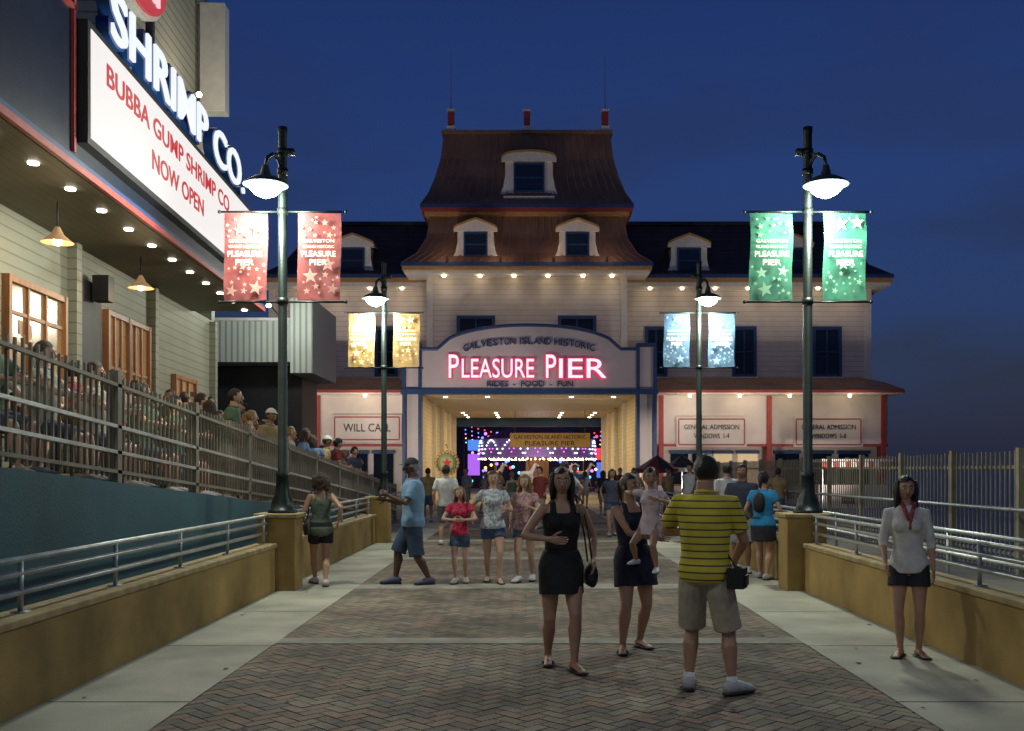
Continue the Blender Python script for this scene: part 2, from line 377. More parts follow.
for pa,pc in ((262,412),(648,888)):
    b.box(PX(pa,yl),PX(pc,yl),yl,60,2.9,zl,M_creamf)
    b.box(PX(pa,yl)+.01,PX(pc,yl)-.01,yl-.06,yl,2.80,2.92,M_red)
    b.box(PX(pa,yl)+.01,PX(pc,yl)-.01,yl-.05,yl,zl-.28,zl-.12,M_red)
    b.box(PX(pa,yl),PX(pc,yl),yl+.6,60,0,2.9,M_creamf)
for p in (268,318,405,661,769,883):
    x=PX(p,yl); b.box(x-.11,x+.11,yl-.13,yl+.55,.9,zl-.1,M_red if p!=405 else M_creamf); b.box(x-.2,x+.2,yl-.2,yl+.6,0,.9,M_white)
b.obj('lower_walls',g)
b=MB()
lw=mat('ticket_window_glow',(.2,.15,.1),.3,var=.6,scale=.9,bump=0,emit=(1,.7,.38),es=.5)
random.seed(5)
for p0,p1 in ((278,308),(330,345),(350,366),(372,392),(672,690),(694,712),(716,734),(740,760),(778,802),(808,835),(842,872)):
    b.box(PX(p0,yl),PX(p1,yl),yl+.50,yl+.58,.95,2.45,lw if random.random()<.55 else M_glass)
    b.box(PX(p0,yl)-.08,PX(p1,yl)+.08,yl+.4,yl+.59,2.46,2.6,M_blue); b.box(PX(p0,yl)-.1,PX(p1,yl)+.1,yl+.3,yl+.59,.85,.94,M_wood)
b.obj('ticket_windows',g)
b=MB()
for pa,pc in ((245,404),(655,903)):
    x0,x1=PX(pa,48),PX(pc,48)
    rg=[(x0,x1,47.9,62,5.50),(x0+.4,x1-.4,49.3,61,5.95),(x0+.9,x1-.9,52.2,60,6.5)]
    b.box(x0-.05,x1+.05,47.85,61,5.36,5.49,M_red); b.box(x0,x1,47.95,49,5.30,5.359,M_white)
    ringroof(b,rg,M_roofm); ribs(b,rg,M_rib,.45,.025)
b.obj('skirt_roof',g)
b=MB(); yu=52.0
b.box(PX(272,yu),PX(868,yu),yu,66,6.0,11.1,M_cream)
for p in (868,272): x=PX(p,yu); b.box(x-.16,x+.16,yu-.05,yu+.2,6,11.1,M_white)
for p0,p1 in ((306,331),(378,395),(648,664),(735,753),(815,838)): window(b,PX(p0,yu),PX(p1,yu),PZ(374,yu),PZ(330,yu),yu)
b.obj('upper_walls',g)
b=MB()
ex0,ex1=PX(262,51),PX(890,51)
b.box(ex0,ex1,50.9,67,11.02,11.2,M_white); b.box(ex0-.08,ex1+.08,50.8,67.1,11.2,11.42,M_gold); b.box(ex0-.12,ex1+.12,50.75,67.15,11.42,11.6,M_blue)
rg=[(ex0-.1,ex1+.1,50.8,67,11.6),(ex0+.8,ex1-.8,51.8,66,12.3),(ex0+1.6,ex1-1.4,52.8,65,13.6),(ex0+2.2,ex1-2.0,53.6,64,14.75)]
ringroof(b,rg,M_shing); b.box(rg[-1][0]-.1,rg[-1][1]+.1,53.5,64.1,14.75,14.95,M_dark)
b.obj('wing_roof',g)
b=MB(); yc=50.0
b.box(-4.95,4.95,yc,60,5.2,11.3,M_cream)
for x in (-4.85,4.85): b.box(x-.16,x+.16,yc-.06,yc+.2,5.2,11.3,M_white)
window(b,PX(460,yc),PX(492,yc),PZ(352,yc),PZ(319,yc),yc); window(b,PX(561,yc),PX(593,yc),PZ(352,yc),PZ(319,yc),yc)
b.obj('centre_wall',g)
b=MB()
b.box(-6.0,6.0,48.9,61,11.30,11.42,M_white); b.box(-6.1,6.1,48.8,61.1,11.42,11.62,M_gold); b.box(-6.16,6.16,48.74,61.16,11.62,11.8,M_blue)
t1=[(-6.1,6.1,48.8,61,11.8),(-5.45,5.45,49.4,60.6,12.35),(-5.0,5.0,49.85,60.2,13.2),(-4.8,4.8,50.1,60,14.35)]
ringroof(b,t1,M_roofm); ribs(b,t1,M_rib,.42)
b.box(-5.1,5.1,49.75,60.2,14.35,14.5,M_gold); b.box(-5.25,5.25,49.6,60.3,14.5,14.68,M_red); b.box(-5.3,5.3,49.55,60.35,14.68,14.86,M_blue)
t2=[(-5.25,5.25,49.6,60.2,14.86),(-4.9,4.9,50.0,60,15.5),(-4.6,4.6,50.4,59.6,16.4),(-4.35,4.35,50.7,59.3,17.4),(-4.2,4.2,50.9,59.1,18.75)]
ringroof(b,t2,M_roofm); ribs(b,t2,M_rib,.42)
b.box(-4.35,4.35,50.75,59.2,18.75,18.92,M_rib)
for p in (451,527,605):
    x=PX(p,51); b.box(x-.16,x+.16,50.85,51.2,18.95,19.9,M_red); b.box(x-.2,x+.2,50.8,51.25,19.9,20.0,M_white); b.box(x-.22,x+.22,50.8,51.25,18.925,19.15,M_white)
    if p!=527: b.tube([(x,51,20.0),(x,51,22.9)],[.03,.012],M_galv,n=6)
b.obj('mansard_roof',g)
def dormer(cx,z0,y,w_,h_,big=False):
    b=MB(); hw=w_/2
    b.box(cx-hw,cx+hw,y,y+2.6,z0,z0+h_*.78,M_white)
    ww=w_*.30; wz0=z0+h_*.14; wz1=z0+h_*.66
    b.box(cx-ww,cx+ww,y-.06,y-.004,wz0,wz1,M_glass)
    for a,c in ((cx-ww-.08,cx-ww),(cx+ww,cx+ww+.08)): b.box(a,c,y-.12,y-.003,wz0-.08,wz1+.08,M_blue)
    b.box(cx-ww,cx+ww,y-.11,y-.003,wz1,wz1+.08,M_blue); b.box(cx-ww,cx+ww,y-.11,y-.003,wz0-.08,wz0,M_blue)
    b.box(cx-ww,cx+ww,y-.09,y-.061,(wz0+wz1)/2-.03,(wz0+wz1)/2+.03,M_blue)
    b.box(cx-hw-.12,cx+hw+.12,y-.22,y-.002,z0-.08,z0+.04,M_white)
    for sd in (-1,1):
        P=[(cx+sd*hw,z0+.05),(cx+sd*(hw+.34),z0+.05),(cx+sd*(hw+.14),z0+h_*.22),(cx+sd*(hw+.04),z0+h_*.45),(cx+sd*(hw+.04),z0+h_*.7),(cx+sd*hw,z0+h_*.7)]
        b.prism(P if sd<0 else P[::-1],y-.03,y+.5,M_white)
    n=14; top=[]
    for i in range(n+1):
        t=-1+2*i/n
        zz=z0+h_*.78+h_*(.12 if big else .22)*(max(0,1-abs(t))**.8 if not big else math.sqrt(max(0,1-t*t)))
        top.append((cx+t*(hw+.22),zz))
    P=[(cx+hw+.22,z0+h_*.72),(cx-hw-.22,z0+h_*.72)]+top
    b.prism(P,y-.15,y+.05,M_white)
    P3=[(p[0],p[1]+.10) for p in top][::-1]
    b.prism(top+P3,y-.25,y+2.6,M_gold)
    b.obj('dormer',g)
dormer(PX(529,50.2),PZ(198,50.2)-.05,50.0,2.3,2.5,True)
for p in (476,577): dormer(PX(p,49.6),PZ(262,49.5),49.25,1.7,2.0)
for p in (354,688,790): dormer(PX(p,51.5),PZ(277,51.3)-.05,51.2,1.75,2.15)
b=MB()
for p,yy,z in [(444,49.5,11.26),(480,49.5,11.26),(514,49.5,11.26),(548,49.5,11.26),(583,49.5,11.26),(612,49.5,11.26),(300,51.4,10.98),(335,51.4,10.98),(370,51.4,10.98),(402,51.4,10.98),(650,51.4,10.98),(682,51.4,10.98),(715,51.4,10.98),(748,51.4,10.98),(782,51.4,10.98),(818,51.4,10.98),(850,51.4,10.98)]:
    x=PX(p,yy); b.tube([(x,yy,z+.03),(x,yy,z-.05)],.09,E_warm,n=12)
    light('eave_light','SPOT',(x,yy-.3,z-.12),15,(1,.84,.62),g,.1,spot=math.radians(150))
for p in (290,365,690,740,790,850):
    x=PX(p,48.3); b.tube([(x,48.35,5.3),(x,48.35,5.18)],.07,E_warm,n=10); light('eave_light','POINT',(x,47.2,4.7),32,(1,.84,.62),g,.06)
for x in (-3.9,-1.3,1.3,3.9): light('roof_light','POINT',(x,48.3,12.3),13,(1,.68,.42),g,.1); b.tube([(x,48.75,11.8),(x,48.75,12.05)],.06,M_dark,n=8)
b.obj('eave_fixtures',g)
def psign(p0,p1,q0,q1,lines):
    gs=G('wall_sign'); b=MB(); y=yl-.16
    x0,x1,z0,z1=PX(p0,yl),PX(p1,yl),PZ(q1,yl),PZ(q0,yl)
    b.box(x0,x1,y,yl-.005,z0,z1,M_creamf)
    for a,c,e_,h_ in ((x0,x1,z0+.08,z0+.14),(x0,x1,z1-.14,z1-.08)): b.box(a+.1,c-.1,y-.02,y,e_,h_,M_red)
    b.box(x0+.08,x0+.14,y-.02,y,z0+.15,z1-.15,M_red); b.box(x1-.14,x1-.08,y-.02,y,z0+.15,z1-.15,M_red)
    b.obj('board',gs)
    n=len(lines)
    for i,(t,fw) in enumerate(lines):
        hh=(z1-z0-.6)/n; zt_=z1-.3-i*hh; wd=(x1-x0)*fw/2; xm=(x0+x1)/2
        txt(t,xm-wd,xm+wd,zt_-hh*.72,zt_-hh*.18,y-.02,M_dark,gs,ext=.01,bold=.0)
psign(333,402,415,442,[('WILL CALL',.68)])
psign(676,746,417,447,[('GENERAL ADMISSION',.78),('WINDOWS  1-4',.5)])
psign(793,862,417,447,[('GENERAL ADMISSION',.78),('WINDOWS  5-8',.5)])
for x,tx in ((-6.8,-3),(6.9,4),(13.0,10),(-13.0,-9)):  # ground floodlights added to brighten the facade and arch sign
    gf=G('added_floodlight',(x,40.5,0)); b=MB(); b.box(-.25,.25,-.12,.12,.28,.55,M_dark); b.box(-.21,.21,.121,.13,.31,.52,E_down); b.tube([(0,0,0),(0,0,.28)],.04,M_dark,n=8); b.box(-.15,.15,-.15,.15,0,.03,M_dark); b.obj('housing',gf)
    d=Vector((tx-x,9.0,11.0)); light('added_flood','SPOT',(0,.2,.45),1300 if abs(x)<8 else 1050,(1,.86,.76),gf,.2,rot=d.to_track_quat('-Z','Y').to_euler(),spot=math.radians(120))
# ---------------------------------------------------------------- portal
g2=G('entrance_arch_sign'); yp=47.4
def q(px,py): return (PX(px,yp),PZ(py,yp))
arc=[]
for i in range(25):
    t=-1+2*i/24; arc.append((529+t*88, 349-24*math.sqrt(max(0,1-t*t*.98))))
arc=[(421,349),(437,349)]+arc+[(621,349),(637,349)]
b=MB()
b.prism([q(637,389),q(421,389)]+[q(*p) for p in arc],yp,yp+.5,M_board)
b.tube([ (q(*p)[0],yp-.02,q(*p)[1]) for p in arc],.08,M_blue,n=8)
for (a,c) in ((404,420),(638,655)):
    x0,_=q(a,0); x1,_=q(c,0)
    b.box(x0,x1,yp+.05,yp+.45,PZ(389,yp),PZ(347,yp),M_board)
    b.box(x0-.05,x1+.05,yp-.05,yp+.5,PZ(347,yp),PZ(343,yp),M_blue)
    for xx in (x0,x1): b.box(xx-.08,xx+.08,yp-.06,yp+.52,0,PZ(347,yp)-.003,M_blue)
    b.box(x0+.09,x1-.09,yp+.2,yp+.3,0,PZ(394,yp),M_creamf)
b.box(q(404,0)[0]-.15,q(655,0)[0]+.15,yp-.1,yp+.55,PZ(394,yp),PZ(389,yp),M_blue)
b.obj('sign_frame',g2)
y=yp-.06
def word(t,a,c,top,bot):
    (x0,z0),(x1,z1)=q(a,bot),q(c,top)
    txt(t,x0,x1,z0,z1,y-.08,E_pink,g2,ext=.03,bold=.0)
    txt(t,x0-.05,x1+.05,z0-.05,z1+.05,y,E_redn,g2,ext=.03,bold=.035)
word('P',449,459,355,378); word('LEASURE',462,534,359,378); word('P',546,556,355,378); word('IER',559,606,359,378)
txt('RIDES  -  FOOD  -  FUN',q(487,0)[0],q(573,0)[0],PZ(387,yp),PZ(381,yp),y,M_blue,g2,ext=.02,bold=.01)
s_='GALVESTON ISLAND HISTORIC'
wts=[.5 if c in ' I' else 1 for c in s_]; tot=sum(wts); acc=0
for c,wt in zip(s_,wts):
    t=-1+2*(acc+wt/2)/tot; acc+=wt
    if c==' ': continue
    px=529+t*66; py=352-12*math.sqrt(1-t*t*.9)+1; x_,z_=q(px,py)
    txt(c,x_-(.13 if wt==1 else .03),x_+(.13 if wt==1 else .03),z_-.16,z_+.16,y,M_blue,g2,ext=.02,bold=.01)
# tunnel
g3=G('entrance_passage'); b=MB()
tx0,tx1=PX(420,47.9)+.1,PX(638,47.9)-.05; zt=PZ(394,47.5)-.02; TE=70
b.box(tx0-.25,tx0,48,TE,0,zt,M_tun); b.box(tx1,tx1+.25,48,TE,0,zt,M_tun); b.box(tx0-.25,tx1+.25,47.9,TE,zt,zt+.3,M_ceil)
for k in range(4):
    yy=53+5*k
    for xx in (tx0+.003,tx1-.203): b.box(xx,xx+.2,yy,yy+.3,0,zt-.01,M_white)
b.box(tx0+.01,tx1-.01,TE-1,TE-.6,zt-.6,zt-.01,M_blue)
for k in range(8):
    yy=49+2.7*k
    for fx in (.1,.3,.7,.9):
        x=tx0+(tx1-tx0)*fx; b.tube([(x,yy,zt-.005),(x,yy,zt-.03)],.10,E_down,n=10)
b.obj('passage',g3)
for k in range(2): light('ceiling_light','AREA',((tx0+tx1)/2,52+11*k,zt-.1),420,(1,.78,.42),g3,5)
b=MB(); b.box(PX(510,60),PX(590,60),60,60.1,PZ(447,60),PZ(433,60),mat('sign_tan',(.5,.33,.13),.6)); 
for p in (515,585): b.tube([(PX(p,60),60.05,PZ(433,60)),(PX(p,60),60.05,zt)],.02,M_dark,n=6)
b.obj('hanging_sign')
for t_,a,c,z0,z1 in (('GALVESTON ISLAND HISTORIC',514,586,439,435),('PLEASURE PIER',525,575,445.5,441)):
    o=txt(t_,PX(a,60),PX(c,60),PZ(z0,60),PZ(z1,60),59.98,M_dark,bpy.data.objects['hanging_sign'],ext=.005,name='hanging_sign_text')
# carousel
g4=G('carousel',(PX(538,72),78,0)); b=MB(); R=4.5
cw=mat('carousel_rounding_board',(.20,.10,.22),.5,emit=(.35,.25,.9),es=.10)
b.tube([(0,0,0),(0,0,.3)],R,M_wood,n=32); b.tube([(0,0,.3),(0,0,3.4)],.9,M_gold,n=20)
b.tube([(0,0,4.0),(0,0,5.6)],[R,.3],M_red,n=24)
E_b=emi('carousel_bulbs',(.80,.90,1),3.2)
for i in range(14):
    a0=2*math.pi*i/14; a1=2*math.pi*(i+1)/14
    P0=Vector((R*math.cos(a0),R*math.sin(a0),0)); P1=Vector((R*math.cos(a1),R*math.sin(a1),0))
    b.quad([P0+Vector((0,0,2.6)),P1+Vector((0,0,2.6)),P1+Vector((0,0,4.0)),P0+Vector((0,0,4.0))],cw)
    for k in range(11):
        t=(k+.5)/11; p=(P0.lerp(P1,t))*1.02; z=2.75+1.15*math.sin(math.pi*t)
        b.ell((p.x,p.y,z),(.062,.062,.062),E_b,n=6,m=4)
        if k%3==1: b.ell((p.x,p.y,2.5),(.05,.05,.05),E_warm,n=6,m=4)
        if 3<k<7: b.ell((p.x,p.y,3.0+.25*(k-5)**2),(.05,.05,.05),emi('carousel_bulbs_magenta',(1,.2,.8),2.5),n=6,m=4)
    for rr in (.55,.8):
        for k in range(5):
            t=k/5; p=P0.lerp(P1,t)*rr; b.ell((p.x,p.y,2.45+(.8-rr)*1.5),(.045,.045,.045),E_warm,n=6,m=4)
    if i%2==0:
        px_,py_=P0.x*.8,P0.y*.8; b.tube([(px_,py_,.3),(px_,py_,3.3)],.03,M_gold,n=6)
        b.tube([(px_-.55,py_,1.4),(px_-.2,py_,1.35),(px_+.3,py_,1.4),(px_+.5,py_,1.8),(px_+.62,py_,2.1),(px_+.9,py_,1.95)],[.12,.22,.22,.13,.12,.05],M_white,n=8)
        for dx in (-.45,-.3,.25,.4): b.tube([(px_+dx,py_,1.3),(px_+dx+.05,py_,.9),(px_+dx-.1,py_,.6)],[.08,.05,.04],M_white,n=6)
b.obj('carousel_body',g4)
light('carousel_light','POINT',(0,-6.3,2.2),130,(.85,.8,1),g4,.5)
b=MB(); random.seed(9)
RC=[(1,.05,.1),(.1,.2,1),(.6,.15,1),(1,.5,.15),(.1,.7,1)]
for i,c in enumerate(RC):
    e_=emi('ride_light_%d'%i,c,3)
    for k in range(26): b.ell((random.uniform(-5,8.5),random.uniform(84,90),random.uniform(.6,5.0)),(.13,.13,.13),e_,n=6,m=4)
    for k in range(26):   # strung lights between two masts
        t=k/25; b.ell((-5.2+13.6*t,84.2+i*.3,5.4-.35*i-1.1*math.sin(math.pi*t)),(.06,.06,.06),e_,n=6,m=4)
for i,(x0,x1,z0,z1,c) in enumerate(((-5.0,-4.0,1.2,3.0,(.5,.15,1)),(5.8,7.0,2.5,3.5,(1,.06,.12)),(5.9,7.2,1.0,2.3,(.08,.2,1)),(-5.0,-3.6,3.3,4.2,(.1,.3,1)))):
    b.box(x0,x1,84.5,84.7,z0,z1,emi('ride_panel_%d'%i,c,.9))
for xm in (-5.4,8.6): b.tube([(xm,85,0),(xm,85,6)],.08,M_dark,n=8)
b.box(-10,12,91,91.5,0,7,M_dark); b.obj('amusement_ride_lights')
# ---------------------------------------------------------------- small items at entrance
b=MB(); x,z=PX(447,45.5),PZ(463,45.5)
b.tube([(x,45.5,z),(x,45.62,z)],.50,M_red,n=28); b.tube([(x,45.44,z),(x,45.5,z)],.40,mat('emblem_green',(.05,.3,.12),.5),n=28); b.tube([(x,45.40,z),(x,45.44,z)],.3,M_gold,n=24); star(b,x,z,45.39,.26,M_red)
for i in range(20):
    a=i*math.pi/10; b.ell((x+.5*math.cos(a),45.5,z+.5*math.sin(a)),(.08,.08,.08),M_gold,n=8,m=6)
b.tube([(x,45.7,0),(x,45.7,z)],.06,M_dark); b.tube([(x,45.65,z+.7),(x,45.2,z+.85),(x,44.7,z+.8)],.02,M_dark,n=6); b.obj('round_emblem_sign')
light('emblem_fill_light','POINT',(x,44.7,z+.7),10,(1,.9,.7),None,.05)  # fill light added so the emblem does not go dark
def umbrella(x,y,z,r,c):
    b=MB(); b.tube([(x,y,0),(x,y,z)],.03,M_galv,n=8)
    vs=[(x,y,z+.1)]+[(x+r*math.cos(a*math.pi/4),y+r*math.sin(a*math.pi/4),z-.45) for a in range(8)]+[(x+r*math.cos(a*math.pi/4),y+r*math.sin(a*math.pi/4),z-.62) for a in range(8)]
    for a in range(8):
        b.add([vs[0],vs[1+a],vs[1+(a+1)%8]],[(0,1,2)],c if a%2 else M_dark); b.add([vs[1+a],vs[9+a],vs[9+(a+1)%8],vs[1+(a+1)%8]],[(0,1,2,3)],c)
    b.obj('patio_umbrella')
umbrella(PX(657,40),40,2.15,.85,mat('umbrella_red',(.2,.015,.015),.7)); umbrella(PX(682,42),42,2.2,.8,M_dark)
b=MB(); x0,x1=PX(815,44),PX(884,44)
b.box(x0,x1,43,45.5,2.0,2.12,M_white)
for i in range(12): xx=x0+(x1-x0)*i/12; b.box(xx,xx+(x1-x0)/12-.02,42.95,43,1.75,2.0,M_white if i%2 else M_red)
for xx in (x0+.1,x1-.1): b.box(xx-.04,xx+.04,43.1,43.2,0,2,M_galv); b.box(xx-.04,xx+.04,45.2,45.3,0,2,M_galv)
b.box(x0,x1,43.4,44.2,0,1.0,M_creamf); b.obj('kiosk')
b=MB(); x=PX(893,24); b.tube([(x,24,0),(x,24,1.65)],.03,M_pole); b.box(x-.14,x+.14,23.85,24.0,1.62,1.84,M_dark); b.obj('floodlight_post',bevel=.02)  # dark floodlight head on a short post, gives no light
# ---------------------------------------------------------------- restaurant
g5=G('seafood_restaurant',(-5.2,12,0),math.radians(3.03))
b=MB()
b.box(-1.4,-.0,-7,9.6,5.12,6.86,M_navy)
b.box(-6,-1.41,-7,9.5,5.2,6.8,M_navy)
b.box(.002,.06,-7,9.6,5.06,5.14,M_red); b.box(.002,.05,-7,9.6,5.141,5.2,M_blue)
b.box(-.5,-.01,-7,-.60,6.865,9.6,M_navy); b.box(-.008,.04,-7,-.60,6.87,6.93,M_red); b.box(.001,.04,-.68,-.62,5.26,9.6,M_red)
b.box(-1.5,-.02,-7,9.55,5.06,5.118,M_soff)
b.obj('eave',g5)
b=MB()
b.box(-1.8,-1.5,-7,11.2,1.6,5.1,M_wgrey); b.box(-8,-1.5,11.2,11.5,1.6,6.8,M_wgrey)
for y0,y1,z0,z1 in ((-1.2,.4,2.9,4.1),(1.0,2.7,2.9,4.1),(4.5,5.45,1.62,4.2),(5.5,6.5,1.62,4.2),(8.2,9.6,2.5,3.5)):
    b.box(-1.52,-1.47,y0,y1,z0,z1,E_win)
    for a,c in ((y0-.08,y0),(y1,y1+.08)): b.box(-1.5,-1.40,a,c,z0-.02,z1+.08,M_wood)
    b.box(-1.5,-1.41,y0,y1,z1,z1+.08,M_wood); b.box(-1.5,-1.41,y0,y1,z0-.06,z0,M_wood)
    for fr in (.33,.66): ym=y0+(y1-y0)*fr; b.box(-1.49,-1.43,ym-.025,ym+.025,z0,z1,M_wood)
    b.box(-1.49,-1.44,y0,y1,z0+(z1-z0)*.66,z0+(z1-z0)*.66+.05,M_wood); b.box(-1.49,-1.44,y0,y1,z0+(z1-z0)*.33,z0+(z1-z0)*.33+.04,M_wood)
    for k in range(6): yy=y0+random.uniform(.05,.85)*(y1-y0); zz=z0+random.uniform(.05,.7)*(z1-z0); b.box(-1.469,-1.462,yy,yy+random.uniform(.1,.3),zz,zz+random.uniform(.12,.3),M_wood if k%2 else M_dark)
b.box(-1.5,-1.44,3.3,4.2,2.0,4.6,M_dark)
for y in (-1.6,3.1,6.8,11.1): b.box(-1.5,-1.36,y-.1,y+.1,1.6,5.05,M_wgrey)
b.obj('walls',g5)
b=MB(); b.box(-6,-1.6,5.5,10.6,6.86,16,M_tower); b.box(-1.6,-1.5,10.45,10.62,6.86,16,M_white); b.obj('tower',g5)
b=MB(); b.box(-1.5,-.95,10.2,10.6,9.6,12.0,M_white); b.box(-1.6,-1.4,10.3,10.5,12.0,12.6,M_galv)
b.tube([(-1.5,8.5,9.3),(-1.1,8.5,9.35)],.03,M_galv,n=6); b.ell((-1.05,8.5,9.32),(.06,.06,.06),E_warm,n=8,m=6); b.obj('blade_sign',g5,bevel=.03)
light('tower_fill_light','POINT',(-.6,8.5,9.4),40,(1,.9,.72),g5,.06)  # this light and the wall bulb are added to brighten the tower siding
b=MB(); b.box(.002,.14,-.55,7.98,5.40,6.82,M_dark); b.box(.141,.15,-.47,7.9,5.48,6.74,E_mar); b.obj('marquee',g5)
def mt_(t,a,c,z0,z1): txt(t,a,c,z0,z1,.156,E_redl,g5,along='y',ext=.004,bold=.012)
mt_('BUBBA GUMP SHRIMP CO',.0,6.0,6.27,6.54); mt_('NOW OPEN',1.7,4.3,5.78,6.05)
M_lb=mat('letter_return_blue',(.01,.05,.2),.4)
txt('SHRIMP CO.',.25,7.3,6.96,7.58,.13,E_letter,g5,along='y',ext=.02,bold=.005); txt('SHRIMP CO.',.21,7.34,6.92,7.62,.02,M_lb,g5,along='y',ext=.08,bold=.035)
b=MB()
n=32; cy,cz=1.3,8.55
for (ra,rb,xx,mm) in ((1.15,.78,.10,M_white),(1.08,.72,.15,emi('oval_sign_red',(.62,.03,.05),.75))):
    vs=[(xx,cy+ra*math.cos(a*2*math.pi/n),cz+rb*math.sin(a*2*math.pi/n)) for a in range(n)]+[(xx-.12,cy+ra*math.cos(a*2*math.pi/n),cz+rb*math.sin(a*2*math.pi/n)) for a in range(n)]
    b.add(vs,[tuple(range(n))]+[(i,(i+1)%n,(i+1)%n+n,i+n) for i in range(n)],mm)
b.box(-.1,.0,.4,.5,6.87,8.4,M_dark); b.box(-.1,.0,2.2,2.3,6.87,8.4,M_dark)
b.obj('oval_sign',g5); txt('GUMP',.5,2.15,8.08,8.6,.17,emi('oval_sign_letters',(1,.6,.65),1.0),g5,along='y',ext=.02,bold=.02)
b=MB()
for k in range(16):
    yy=-6+1.02*k; b.tube([(-.32,yy,5.062),(-.32,yy,5.04)],.06,E_down,n=12)
b.obj('soffit_downlights',g5)
for k in range(3): light('soffit_light','SPOT',(-.32,-2+4.2*k,5.0),60,(1,.9,.68),g5,.05,spot=math.radians(130))
light('marquee_light','AREA',(.3,3.7,6.1),45,(1,.95,.9),g5,1.5,rot=(0,math.radians(-90),0))
def pendant(x,y,z):
    gp=G('pendant_lamp',(-5.2,12,0),math.radians(3.03)); b=MB(); b.tube([(x,y,5.06),(x,y,z+.18)],.01,M_dark,n=6)
    b.tube([(x,y,z+.2),(x,y,z+.16),(x,y,z+.10),(x,y,z)],[.03,.05,.08,.20],mat('pendant_shade',(.35,.2,.1),.5,emit=(1,.6,.3),es=.2),n=18,caps=False); b.ell((x,y,z+.02),(.06,.06,.06),E_warm,n=10,m=8); b.obj('shade',gp,smooth=True)
    light('pendant_light','POINT',(x,y,z-.1),13,(1,.72,.4),gp,.08)
pendant(-.75,.8,4.55); pendant(-.75,4.0,4.55); pendant(-.75,-2,4.55)
b=MB(); b.box(-1.40,-1.15,3.7,3.95,4.3,4.7,M_dark); b.obj('wall_speaker',g5)
b=MB(); b.box(-9.5,PX(300,27),27,29,PZ(362,27),PZ(321,27),M_ribw); b.box(PX(292,26.9),PX(314,26.9),26.7,30,PZ(374,27),PZ(300,27),M_ribw); b.box(-9.5,-6.3,28.0,30,0,4.56,M_dark)
b.box(-9.6,PX(302,27),26.93,27,PZ(321,27),PZ(318,27),M_white)
b.tube([(-6.6,27,5.7),(-6.6,25.6,5.9)],.02,M_dark,n=6); b.ell((-6.6,25.55,5.85),(.07,.07,.05),E_down,n=10,m=6); b.obj('corrugated_canopy')
light('annex_light','POINT',(-6.6,25.2,5.7),75,(.9,1,.9),None,.1)
# ---------------------------------------------------------------- people
def ik(a,c,l1,l2,pole):
    a=Vector(a);c=Vector(c);d=c-a;D=d.length
    if D>(l1+l2)*.998: c=a+d.normalized()*(l1+l2)*.998; d=c-a; D=d.length
    x=(l1*l1-l2*l2+D*D)/(2*D); hh=math.sqrt(max(0,l1*l1-x*x)); u=d.normalized(); p=Vector(pole); p=(p-u*p.dot(u)).normalized()
    return a+u*x+p*hh,c
TM=[(.455,.06,.05),(.48,.088,.062),(.52,.098,.068),(.56,.092,.064),(.60,.086,.062),(.66,.09,.066),(.72,.098,.069),(.77,.104,.066),(.80,.100,.058),(.82,.085,.048),(.835,.055,.040),(.85,.036,.036),(.90,.033,.036)]
TF=[(.455,.06,.05),(.48,.092,.066),(.52,.102,.072),(.56,.092,.064),(.60,.075,.055),(.64,.074,.054),(.70,.084,.062),(.75,.088,.064),(.79,.086,.055),(.815,.075,.044),(.83,.048,.036),(.845,.03,.03),(.90,.027,.031)]
def interp(T,z):
    if z<=T[0][0]: return T[0][1:]
    for a,c in zip(T,T[1:]):
        if z<=c[0]:
            t=(z-a[0])/(c[0]-a[0]); return (a[1]+(c[1]-a[1])*t,a[2]+(c[2]-a[2])*t)
    return T[-1][1:]
HAIRC={'black':(.012,.009,.008),'brown':(.05,.025,.014),'blonde':(.25,.15,.06),'grey':(.25,.24,.23)}
SK={'tan':(.42,.235,.15),'light':(.52,.32,.23),'brown':(.24,.12,.07),'dark':(.09,.045,.03)}
def cloth(c,kind='plain'):
    nm='cloth_%s_%.3f_%.3f_%.3f'%(kind,*c)
    if kind=='stripe': return bands(nm,c,2,.052,.5,.22,rough=.85,bump=0,var=.2,col2=(.05,.055,.07),vscale=6)
    if kind=='floral': return mat(nm,c,.85,var=.75,scale=30,bump=.5,bscale=18)
    return mat(nm,c,.85,var=.25,scale=9,bump=.6,bscale=16)
